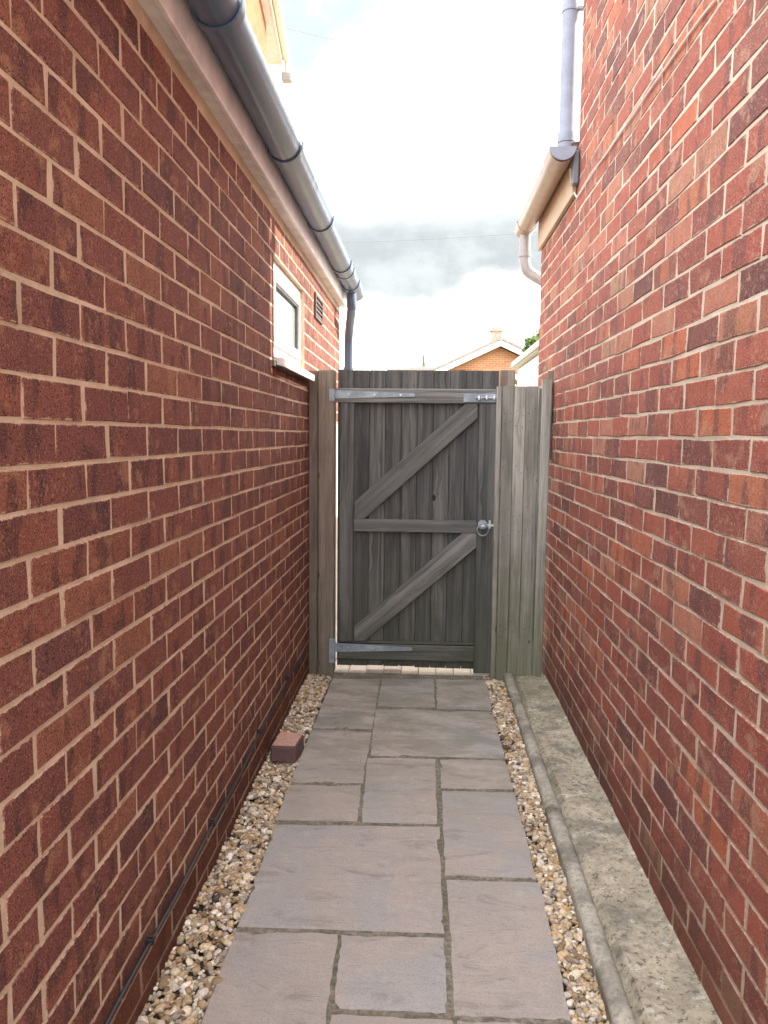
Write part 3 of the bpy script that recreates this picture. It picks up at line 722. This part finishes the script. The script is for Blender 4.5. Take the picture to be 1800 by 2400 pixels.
# loose half brick
hb = empty('half_brick', (-.587, 3.26, 0), label='broken half brick lying on the gravel against the purplish wall', cat='brick')
k = K('engineering_brick', .75, .3); P_ = k.pos(); n_ = k.noise(P_, 60, 5, .65); zz = k.sep(k.n('ShaderNodeNewGeometry').outputs['Normal'])[2]
k.col(k.mix(k.ss(n_, .3, .7, .2, .8), (.15, .085, .085), (.085, .055, .060))); k.bump(n_, .6, .003); M_hb = k.m
k = K('broken_brick_face', .9, .2); P_ = k.pos(); n_ = k.noise(P_, 90, 5, .65); k.col(k.mix(k.ss(n_, .3, .7), (.40, .22, .18), (.50, .32, .27))); k.bump(n_, .8, .003); M_hbt = k.m
c0 = atZ(632, 1790, -.004); mb = MB(); mb.box((-.058, -.06, -.025), (.050, .10, .048), .007, .003); o = mb.build('body', M_hb, hb, loc=(c0.x + .062, c0.y + .07, .018), rot=(0, 0, -.07))
MB().box((-.051, -.053, .0475), (.044, .092, .0515), .002, .002).build('top_face', M_hbt, hb, loc=(c0.x + .062, c0.y + .07, .018), rot=(0, 0, -.07))
# broken red brick flakes among the gravel
for (px, py, s, r_) in ((1192, 1652, .022, .6), (1200, 1640, .014, -.4), (1186, 1752, .02, .2)):
    p = atZ(px, py, .0); mb = MB(); mb.box((-s, -s * .5, -.004), (s, s * .5, .004), .003, .003)
    mb.build('brick_flake', M_hb if py > 1700 else M_hbt, loc=(p.x, p.y, .004), rot=(.1, .15, r_), group='brick flakes in the gravel',
             label={1652: 'reddish brick flake on the gravel strip near the wooden fence', 1640: 'smallest reddish brick flake on the gravel by the wooden fence', 1752: 'dark purple brick flake lodged between slab edge and gravel'}[py], cat='brick fragment')

# ================================================================== GATE AND FENCE
GY = 4.33
def plank(name, mat, parent, a, b, w, t, yfront, ch=.003, tone=None, groove=False, **k):
    """board from a to b (pixel-free metres (x,z) at its centre line), width w, thickness t, front face at yfront"""
    a = Vector((a[0], 0, a[1])); b = Vector((b[0], 0, b[1])); L_ = (b - a).length; c = (a + b) / 2; d = (b - a).normalized()
    n = 6; mb = MB(); bow = rng.uniform(-.0015, .0015); hw, ht = w / 2, t / 2
    ring = lambda z, f: [(-hw + ch, -ht), (hw - ch, -ht), (hw, -ht + ch), (hw, ht - ch), (hw - ch, ht), (-hw + ch, ht), (-hw, ht - ch), (-hw, -ht + ch)]
    m = 8
    if groove:
        r0 = ring; m = 11; ring = lambda z, f: r0(z, f)[:1] + [(-.003, -ht), (0, -ht + .0045), (.003, -ht)] + r0(z, f)[1:]
    for i in range(n + 1):
        z = -L_ / 2 + L_ * i / n; bw = bow * math.sin(math.pi * i / n)
        for x, y in ring(z, 1): mb.v.append((x + rng.uniform(-.0006, .0006), y + bw + rng.uniform(-.0004, .0004), z))
    for i in range(n):
        for q in range(m): mb.f.append((i * m + q, i * m + (q + 1) % m, (i + 1) * m + (q + 1) % m, (i + 1) * m + q))
    mb.f.append(tuple(range(m))[::-1]); mb.f.append(tuple(n * m + q for q in range(m)))
    ang = math.atan2(d.x, d.z)
    o = mb.build(name, mat, parent, loc=(c.x, yfront + t / 2, c.z), rot=(0, ang, 0), **k); o['tone'] = rng.random() if tone is None else tone
    return o
def g(px, py, Y=GY): p = atY(px, py, Y); return (p.x, p.z)
gate = empty('wooden_gate', (-.05, GY + .02, 0), label='weathered grey wooden gate with vertical boards and two diagonal braces', cat='gate')
bl, br_ = g(789, 1200)[0], g(1164, 1200)[0]; bt = g(900, 866)[1]
nb = 10; bwid = (br_ - bl) / nb
for i in range(nb):
    x = bl + bwid * (i + .5); bot = .030 + rng.uniform(-.004, .004)
    if i == 2: bot = .034
    plank('board', M_gate, gate, (x, bot), (x, bt + rng.uniform(-.0015, .0015)), bwid - .0022, .018, GY + .034, .0028)
# thin tongues behind the board joints keep the light out
MB().box((bl + .01, GY + .053, .036), (br_ - .01, GY + .058, bt - .004)).build('board_tongues', M_gate, gate)
x0, x1 = g(788, 928)[0], g(1163, 928)[0]
zr1, zr0 = g(975, 911)[1], g(975, 945)[1]
plank('rail', M_rail, gate, (x0, (zr0 + zr1) / 2), (x1, (zr0 + zr1) / 2), zr1 - zr0, .033, GY, .004)
sl0, sl1 = g(795, 1200)[0], g(829, 1200)[0]; sr0, sr1 = g(1118, 1200)[0], g(1160, 1200)[0]
zb1, zb0 = g(950, 1506)[1], g(950, 1548)[1]
plank('stile', M_gate, gate, ((sl0 + sl1) / 2, zb1 + .002), ((sl0 + sl1) / 2, zr0 - .002), sl1 - sl0, .034, GY - .001, .004)
plank('stile', M_gate, gate, ((sr0 + sr1) / 2, .012), ((sr0 + sr1) / 2, zr0 - .002), sr1 - sr0, .034, GY - .001, .004)
zm1, zm0 = g(970, 1219)[1], g(970, 1248)[1]
plank('rail', M_rail, gate, (sl1 + .001, (zm0 + zm1) / 2), (sr0 - .001, (zm0 + zm1) / 2), zm1 - zm0, .031, GY + .002, .004)
plank('rail', M_gate, gate, (sl0, (zb0 + zb1) / 2 - .008), (sr0 - .001, (zb0 + zb1) / 2 - .008), (zb1 - zb0) - .016, .031, GY + .002, .004)
plank('rail', M_gate, gate, (sl0, zb1 - .006), (sr0 - .001, zb1 - .006), .013, .022, GY + .011, .003)
def brace(pxs, ylo):
    P4 = [g(*p) for p in pxs]     # outline of the brace between rail and stile, clockwise
    mb = MB(); ch = .003
    mb.prism(P4, GY + .004, GY + .033)
    c = Vector((sum(p[0] for p in P4) / len(P4), GY + .018, sum(p[1] for p in P4) / len(P4)))
    d = Vector((P4[0][0] - P4[-1][0], 0, P4[0][1] - P4[-1][1])).normalized()
    ang = math.atan2(d.x, d.z); Ri = Matrix.Rotation(-ang, 3, 'Y')
    mb.v = [tuple(Ri @ (Vector(v) - c)) for v in mb.v]
    o = mb.build('brace', M_rail, gate, loc=c, rot=(0, ang, 0)); o['tone'] = rng.random()
    m = o.modifiers.new('edge', 'BEVEL'); m.width = .003; m.segments = 1
brace([(1092, 946), (1120, 946), (1120, 979), (852, 1218), (830, 1218), (830, 1176)], 0)
brace([(1084, 1250), (1117, 1250), (1117, 1283), (856, 1503), (830, 1503), (830, 1470)], 0)
gn_ = MB()
for i in range(nb):
    x = bl + bwid * (i + .5)
    for pz in (876, 905, 1560):
        for t_ in (-.22, .22):
            z = g(900, pz)[1] + rng.uniform(-.008, .008); xx = x + bwid * t_ + rng.uniform(-.004, .004)
            gn_.tube([(xx, GY + .0325, z), (xx, GY + .036, z)], .0027, 6)
gn_.build('nails', plain('rusty_gate_nail', (.05, .035, .028), .7), gate)['kind'] = 'stuff'
# hinges
def hinge(yc, ytop, ybot, tip, hp=28):
    a0 = g(783, ytop); a1 = g(783, ybot); t0 = g(tip, yc - 4); t1 = g(tip, yc + 4); zc = (t0[1] + t1[1]) / 2
    yf = GY - .006
    P = [(a0[0], a0[1]), (t0[0] - .01, t0[1]), (t0[0], t0[1] - .004), (t0[0], t1[1] + .004), (t0[0] - .01, t1[1]), (a1[0], a1[1])]
    h = MB().prism(P, yf, GY - .0015).build('hinge', M_steel, gate)
    xl, xr = g(773, yc)[0], g(786, yc)[0]; z1 = g(780, yc - hp)[1]; z0 = g(780, yc + hp)[1]
    MB().box((xl, GY - .036, z0), (xr, GY - .032, z1), .001).build('hinge_plate', M_steel, h)
    MB().tube([((a0[0]), GY - .008, z0 + .012), ((a0[0]), GY - .008, z1 - .012)], .006, 10).build('hinge_pin', M_steel, h, smooth=True)
    for i, f in enumerate((.18, .5, .82)):
        x = a0[0] + (t0[0] - a0[0]) * f; z = (a0[1] + a1[1]) / 2 * (1 - f) + zc * f
        MB().tube([(x, yf - .003, z), (x, yf + .001, z)], .005, 10).build('bolt', M_steel2, h)
hinge(926, 914, 934, 973, 14); hinge(1521, 1506, 1527, 966)
# sliding bolt at the top right
bp = MB(); pa, pb = g(1087, 923), g(1166, 943); bp.box((pa[0], GY - .005, pb[1]), (pb[0], GY - .0015, pa[1]), .001); bolt = bp.build('bolt', M_steel, gate)
ba, bb = g(1115, 933), g(1178, 933); MB().tube([(ba[0], GY - .013, ba[1]), (bb[0], GY - .013, ba[1])], .0055, 10).build('rod', M_steel, bolt, smooth=True)
for px in (1122, 1140, 1158):
    c = g(px, 933); MB().box((c[0] - .006, GY - .022, c[1] - .012), (c[0] + .006, GY - .005, c[1] + .012), .003).build('staple', M_steel2, bolt)
MB().tube([(ba[0] + .03, GY - .014, ba[1]), (ba[0] + .03, GY - .040, ba[1] - .006)], .0045, 8).build('knob', M_steel2, bolt, smooth=True)
# ring latch
c = g(1131, 1229); latch = MB().tube([(c[0], GY - .010, c[1]), (c[0], GY - .002, c[1])], .026, 20).build('latch', M_steel, gate, smooth=True)
MB().tube([(c[0], GY - .030, c[1]), (c[0], GY - .008, c[1])], [.012, .016], 14).build('spindle', M_steel2, latch, smooth=True)
rp = [(c[0] + .032 * math.sin(a), GY - .024 - .004 * (1 - math.cos(a)), c[1] - .030 - .034 * math.cos(a) + .003) for a in np.linspace(0, 2 * math.pi, 25)]
MB().tube(rp, .0042, 8).build('ring', M_steel, latch, smooth=True)
a, b = g(1140, 1232), g(1172, 1226); MB().box((a[0], GY - .016, a[1] - .004), (b[0], GY - .010, a[1] + .010), .002).build('latch_bar', M_steel2, latch)
a = g(1147, 1229); MB().box((a[0] - .005, GY - .026, a[1] - .022), (a[0] + .006, GY - .0015, a[1] + .024), .002).build('keeper', M_steel2, latch)
# posts and fence at the sides
FY = 4.285
def solo_post(name, px0, px1, pyt, yfront, depth, mat, label, cat, dx=0, zbot=-.03, group=None):
    xa, xb = atY(px0, 1200, yfront).x, atY(px1, 1200, yfront).x; zt = atY((px0 + px1) / 2, pyt, yfront).z
    c = Vector(((xa + xb) / 2, yfront + depth / 2, 0)); w = (xb - xa)
    mb = MB(); mb.box((-w / 2, -depth / 2, zbot - zt / 2), (w / 2, depth / 2, zt / 2), .005, .0015)
    o = mb.build(name, mat, loc=(c.x, c.y, zt / 2), label=label, cat=cat, group=group); o['tone'] = rng.random(); return o
solo_post('gate_post', 745, 783, 866, GY - .031, .095, M_post, 'brown grey gate post carrying the hinges beside the purplish wall', 'post')
solo_post('wall_batten', 723, 744, 868, GY - .012, .045, M_post, 'narrow timber batten squeezed between hinge post and purplish wall', 'batten')
solo_post('latch_post', 1166, 1199, 866, GY + .06, .085, M_post, 'short topped post standing behind the pale fence boards at the latch side', 'post')
fence = empty('fence_panel', (.55, FY + .02, 0), label='narrow pale timber fence panel between the gate and the bright red wall', cat='fence')
zt = atY(1210, 905, FY).z
f = lambda px: atY(px, 1250, FY).x
plank('edge_batten', M_fence, fence, ((f(1157) + f(1169)) / 2, -.028), ((f(1157) + f(1169)) / 2, zt - .002), f(1169) - f(1157) - .001, .05, FY + .004, .004, tone=.05)
for (a, b, zz) in ((1170, 1197, -.02), (1197.5, 1224, .012), (1224.5, 1256, .012)):
    plank('board', M_fence, fence, ((f(a) + f(b)) / 2, zz), ((f(a) + f(b)) / 2, zt + rng.uniform(-.002, .002)), f(b) - f(a) - .0010, .02, FY + .005, .003)
plank('backing_board', M_fence, fence, (f(1228), .20), (f(1228), zt - .01), f(1262) - f(1190), .016, FY + .027)
plank('post', M_fence, fence, ((f(1256) + f(1280)) / 2 + .001, .012), ((f(1256) + f(1280)) / 2 + .010, atY(1275, 885, FY).z - .01), f(1280) - f(1256) - .004, .045, FY - .006, .005, tone=.1)
plank('post_top', M_post, fence, (f(1283), zt - .4), (f(1284), atY(1280, 868, FY).z), .034, .03, FY + .040, .004)

# nail heads in the pale fence boards, one small mesh per board row
nails = MB()
for (a, b) in ((1170, 1197), (1197.5, 1224), (1224.5, 1256)):
    for zz in (.22, .30, .83, .95, 1.18, 1.42, 1.50):
        for t_ in (.25, .75):
            x = f(a) + (f(b) - f(a)) * t_ + rng.uniform(-.004, .004); z = zz + rng.uniform(-.03, .03)
            nails.tube([(x, FY + .0035, z), (x, FY + .006, z)], .0028, 6)
nails.build('nails', plain('rusty_nail', (.045, .035, .030), .7), fence)['kind'] = 'stuff'

# ================================================================== BACKGROUND
# gable bungalow, turned 45 degrees to the alley
def plane_hit(px, py, p0, n):
    r = ray(px, py); return CAM + r * ((p0 - CAM).dot(n) / r.dot(n))
gp0 = atY(1167, 797, 28.0); gn = Vector((math.sin(R(9)), -math.cos(R(9)), 0)); gt = Vector((math.cos(R(9)), math.sin(R(9)), 0)); back = -gn
H_ = lambda px, py: plane_hit(px, py, gp0, gn)
bung = empty('gabled_bungalow', (gp0.x, gp0.y, 0), label='far orange brick bungalow with white bargeboards and a small chimney, gable end in sunlight', cat='house')
apex = H_(1167, 800); lf = H_(1002, 876); s_l = (lf - apex); s_l = s_l / abs(s_l.z)
rt_ = H_(1240, 834); s_r = (rt_ - apex); s_r = s_r / abs(s_r.z)
eav = 2.35
La = apex + s_l * (apex.z - eav); Ra = apex + s_r * (apex.z - eav)
def far_brick(name, c1, c2, mo):
    k = K(name, .9, .2)
    bt_ = k.n('ShaderNodeTexBrick'); k.L(k.vec(k.obj(), (1, 1, 1)), bt_.inputs[0]); bt_.inputs['Color1'].default_value = (*c1, 1); bt_.inputs['Color2'].default_value = (*c2, 1); bt_.inputs['Mortar'].default_value = (*mo, 1)
    bt_.inputs['Scale'].default_value = 1; bt_.inputs['Brick Width'].default_value = .225; bt_.inputs['Row Height'].default_value = .075; bt_.inputs['Mortar Size'].default_value = .006
    k.col(bt_.outputs[0]); return k.m
M_farb = far_brick('far_orange_brick', (.48, .22, .11), (.38, .155, .085), (.50, .38, .26))
M_uppb = far_brick('sunlit_orange_brick', (.33, .115, .048), (.27, .088, .038), (.33, .18, .10))
def local_wall(name, pts3, thick, mat, parent, n, tdir, origin):
    # object axes: X along wall, Y up (so the brick texture runs level), Z outwards
    M_ = Matrix((tdir, Vector((0, 0, 1)), n)).transposed(); Mi = M_.inverted(); mb = MB()
    q = [Mi @ (p - origin) for p in pts3]; m = len(q)
    for dz in (0, -thick):
        for p in q: mb.v.append((p.x, p.y, p.z + dz))
    mb.f = [tuple(range(m)), tuple(range(m, 2 * m))[::-1]] + [(i, (i + 1) % m, m + (i + 1) % m, m + i) for i in range(m)]
    return mb.build(name, mat, parent, loc=origin, rot=M_.to_euler())
down = Vector((0, 0, 1)); gl = Vector((La.x, La.y, -.07)); gr = Vector((Ra.x, Ra.y, -.07))
ins = .18
ap2 = apex - Vector((0, 0, ins)); L2 = La - s_l * 0 + gt * .3; R2 = Ra - gt * .3
L2.z = eav; R2.z = eav
local_wall('wall', [Vector((L2.x, L2.y, -.07)), Vector((R2.x, R2.y, -.07)), Vector((R2.x, R2.y, eav - .05)), ap2, Vector((L2.x, L2.y, eav - .05))], .25, M_farb, bung, gn, gt, Vector((apex.x, apex.y, 0)))
def slopeboard(name, mat, p, q, h, out, thick, up_off):
    mb = MB(); p = Vector(p); q = Vector(q); z = Vector((0, 0, 1))
    for d in (out, out + thick):
        for r in (p + z * up_off, q + z * up_off, q + z * (up_off - h), p + z * (up_off - h)): mb.v.append(tuple(r + gn * d))
    mb.f = [(0, 1, 2, 3), (7, 6, 5, 4), (0, 4, 5, 1), (1, 5, 6, 2), (2, 6, 7, 3), (3, 7, 4, 0)]
    return mb.build(name, mat, bung)
slopeboard('bargeboard', M_white, apex, La, .20, .36, .04, .0); slopeboard('bargeboard', M_white, apex, Ra, .20, .36, .041, .0)
for e in (La, Ra):
    mb = MB(); z = Vector((0, 0, 1))
    for d in (.44, -9.0):
        for r in (apex + z * .01, e + z * .01, e + z * .09, apex + z * .10): mb.v.append(tuple(r + gn * d))
    mb.f = [(0, 1, 2, 3), (7, 6, 5, 4), (0, 4, 5, 1), (1, 5, 6, 2), (2, 6, 7, 3), (3, 7, 4, 0)]
    mb.build('roof', plain('far_grey_roof', (.30, .26, .23), .85, .2, .15), bung)
cb = apex + back * 2.0; cc = plane_hit(1163, 785, cb, gn)
ch = MB(); w_ = .19; zt_ = plane_hit(1163, 769, cb, gn).z; ch.box((cc.x - w_, cc.y - w_, apex.z - .4), (cc.x + w_, cc.y + w_, zt_), .01); ch.box((cc.x - w_ - .05, cc.y - w_ - .05, zt_ - .14), (cc.x + w_ + .05, cc.y + w_ + .05, zt_ - .06), .01)
chim = ch.build('chimney', plain('chimney_brick', (.36, .27, .22), .9, .2, .2), bung)
MB().tube([(cc.x - .05, cc.y, zt_), (cc.x - .05, cc.y, zt_ + .16)], [.08, .06], 10).build('chimney_pot', plain('buff_clay_pot', (.45, .36, .28), .8), chim)
wq = H_(1207, 886)
local_wall('window', [H_(1200, 878), H_(1217, 878), H_(1217, 905), H_(1200, 905)], -.06, M_white, bung, gn, gt, wq)
# distant roof with an aerial
dr = empty('distant_house', (atY(985, 880, 40).x, 40, 0), label='distant house roof just over the gate top, carrying a tall aerial', cat='house')
r0, r1, rc = atY(955, 868, 40), atY(1012, 864, 40), atY(992, 858, 40)
mb = MB(); zt_ = rc.z; mb.prism([(r0.x - 3, zt_ - 2.2), (r0.x - 1.0, zt_ - .15), (rc.x, zt_), (r1.x + 2, zt_ - .25), (r1.x + 4, zt_ - 2.2)], 40, 46); mb.build('roof', plain('distant_roof_tile', (.33, .30, .27), .9), dr)
mb = MB(); mb.box((r0.x - 2.6, 40.3, -.07), (r1.x + 3.4, 45.7, zt_ - 2.2)); mb.build('wall', M_farb, dr)
a0, a1 = atY(993, 862, 41), atY(993, 786, 41); aer = MB().tube([a0, a1], .022, 6).build('aerial_mast', M_cable, dr)
st = atY(993, 826, 41); MB().tube([a0 - Vector((0, 0, .2)), st], [.13, .03], 8).build('finial', plain('weathered_finial', (.10, .10, .09), .8), dr)
for i, (py, hw) in enumerate(((792, .42), (797, .18))):
    p = atY(993, py, 41); MB().tube([p - Vector((hw, 0, 0)), p + Vector((hw * .6, 0, 0))], .012, 6).build('aerial_arm', M_cable, dr)
# pale clad shed seen past the right wall
SX = 1.21; shed = empty('garden_shed', (SX + .8, 8.6, 0), label='pale vertically clad shed showing between fence top and bright red wall', cat='shed')
pz = atX(1262, 818, SX); pe = atX(1214, 855, SX); ztop = (pz.z + pe.z) / 2; ye = pe.y
M_clad = plain('cream_painted_boards', (.74, .71, .66), .6, .3, .08)
MB().box((SX + .02, 5.6, -.07), (SX + 1.6, ye, ztop - .05)).build('wall', M_clad, shed)
y = 5.6; i = 0
while y < ye - .05:
    MB().box((SX, y + .008, .0), (SX + .019, min(y + .17, ye), ztop - .06), .004).build('plank', M_clad, shed); y += .18
M_sroof = plain('shed_roof_felt', (.34, .34, .29), .85)
MB().box((SX - .06, 5.55, ztop - .05), (SX + 1.66, ye + .06, ztop + .02), .006).build('roof', M_sroof, shed)
MB().box((SX - .085, 5.5, ztop - .03), (SX - .062, ye + .06, ztop + .03), .004).build('fascia', plain('shed_fascia', (.52, .54, .46), .7), shed)
# upper storey beyond the single storey building
hy = 7.8; hc = atY(624, 60, hy); hz = hc.z; e0 = atY(632, 0, 7.33); dirn = Vector((-.094, 1, 0)).normalized(); inw = Vector((-dirn.y, dirn.x, 0))
uh = empty('neighbouring_house', (hc.x - 2, hy - 2, 0), label='sunlit orange brick upper storey with cream eaves above the dark gutter', cat='house')
corner = Vector((hc.x, hy, 0)); start = corner - dirn * 6.0
pts = [start, corner, Vector((corner.x, corner.y, hz)), Vector((start.x, start.y, hz))]; pts[0].z = pts[1].z = -.07
# keep the house clear of the single storey building: it starts beyond that roof's far end
st2 = corner - dirn * 1.75
W3 = [Vector((st2.x, st2.y, -.07)), Vector((corner.x, corner.y, -.07)), Vector((corner.x, corner.y, hz)), Vector((st2.x, st2.y, hz))]
nrm = Vector((dirn.y, -dirn.x, 0))
local_wall('wall', W3, 4.0, M_uppb, uh, nrm, dirn, Vector((st2.x, st2.y, 0)))
def along(off0, off1, z0, z1, d0, d1, name, mat, ch=.003):
    mb = MB(); mb.box((off0, d0, z0), (off1, d1, z1), ch)
    ang = math.atan2(dirn.y, dirn.x) - math.pi / 2
    return mb.build(name, mat, uh, loc=(corner.x, corner.y, 0), rot=(0, 0, ang))
fe = atY(658, 150, 8.6); dl = (Vector((fe.x, fe.y, 0)) - corner).dot(dirn); ofs = (Vector((e0.x, e0.y, 0)) - corner).dot(nrm) - .022
along(-.3, ofs + .01, hz + .001, hz + .015, -1.75, dl, 'soffit', M_white)
along(ofs + .011, ofs + .03, hz - .01, hz + .12, -1.75, dl, 'fascia', M_white)
mbg = gutter_mesh(ofs + .066, hz + .06, .036, .033, -1.75, dl); ang = math.atan2(dirn.y, dirn.x) - math.pi / 2
ug = mbg.build('gutter', M_cream, uh, smooth=True, loc=(corner.x, corner.y, 0), rot=(0, 0, ang))
along(-4.0, ofs + .05, hz + .125, hz + .19, -1.75, dl + .1, 'roof', M_rooftile)
gb_ = atY(673, 182, 8.62); MB().box((gb_.x - .055, gb_.y - .04, gb_.z - .045), (gb_.x + .055, gb_.y + .04, gb_.z + .045), .008).build('outlet_box', plain('grey_outlet', (.40, .40, .40), .6), uh)
MB().tube([(gb_.x, gb_.y, gb_.z), (gb_.x, gb_.y, hz + .07)], .03, 12).build('outlet_pipe', M_white, uh, smooth=True)
# added pale board standing in for the bright strip beside the hinge post
MB().box((XL + .006, 5.12, .005), (XL + .028, 5.66, 1.44), .003).build('added_slit_board', M_patio, label='added pale board beyond the gate, standing in for the bright strip beside the hinge post', cat='board')
# small tree above the shed
tp = atY(1262, 800, 20)
tr = empty('garden_tree', (tp.x + .5, 20, 0), label='small green tree rising behind the pale shed', cat='tree')
MB().tube([(tp.x + .5, 20, -.07), (tp.x + .45, 20.1, 1.6), (tp.x + .6, 20, 3.2)], [.12, .09, .03], 8).build('trunk', plain('tree_bark', (.10, .07, .05), .9), tr, smooth=True)
for (dx, dy, dz) in ((.5, .2, 3.6), (-.3, -.2, 3.3), (.2, .5, 3.8)):
    MB().tube([(tp.x + .45, 20.1, 1.6), (tp.x + .5 + dx, 20 + dy, dz)], [.05, .015], 6).build('limb', plain('tree_bark', (.10, .07, .05), .9), tr, smooth=True)
k = K('leaf_green', .6, .3); k.col(k.mix(k.ss(k.noise(k.pos(), 3, 3, .6), .35, .65), (.050, .095, .020), (.115, .16, .035))); k.b.inputs['Transmission Weight'].default_value = 0; M_leaf = k.m
V = []; Fq = []; cr = Vector((tp.x + .62, 20.1, 3.15)); blobs = [(cr + Vector((nr.uniform(-.85, .85), nr.uniform(-.8, .8), nr.uniform(-.9, .75))), nr.uniform(.28, .5)) for _ in range(20)]
for c, r_ in blobs:
    for _ in range(420):
        d = Vector(nr.randn(3)).normalized() * r_ * nr.rand() ** .4; p = c + d; a = Vector(nr.randn(3)).normalized(); b = a.cross(Vector(nr.randn(3))).normalized(); s = nr.uniform(.05, .11); n = len(V)
        V += [tuple(p + a * s), tuple(p + b * s * .5), tuple(p - a * s), tuple(p - b * s * .5)]; Fq.append((n, n + 1, n + 2, n + 3))
mb = MB(); mb.v = V; mb.f = Fq; link('crown', mesh('crown', V, Fq, M_leaf), tr)['kind'] = 'stuff'
# overhead wires
k = K('overhead_wire_sheath', .6, .3); k.col((.16, .17, .18)); M_wire = k.m
def wire(a, b, Ya, Yb, sag, r, label):
    p, q = atY(*a, Ya), atY(*b, Yb); pts = []
    for i in range(25):
        t = i / 24; x = p.lerp(q, t); x.z -= sag * 4 * t * (1 - t); pts.append(x)
    MB().tube(pts, r, 5).build('overhead_wire', M_wire, smooth=True, label=label, cat='wire', group='overhead wires crossing the sky')
wire((665, 64), (1345, 150), 8.7, 14, .16, .0034, 'uppermost overhead wire, sloping away from the cream eaves')
wire((640, 366), (1345, 405), 16, 16, .10, .0034, 'upper of two faint wires crossing the middle of the sky')
wire((640, 374), (1345, 422), 16.5, 16.5, .04, .0034, 'lower of two faint wires crossing the middle of the sky')
wire((700, 570), (1360, 534), 13, 13, .05, .0042, 'lowest overhead wire, crossing in front of the grey cloud')
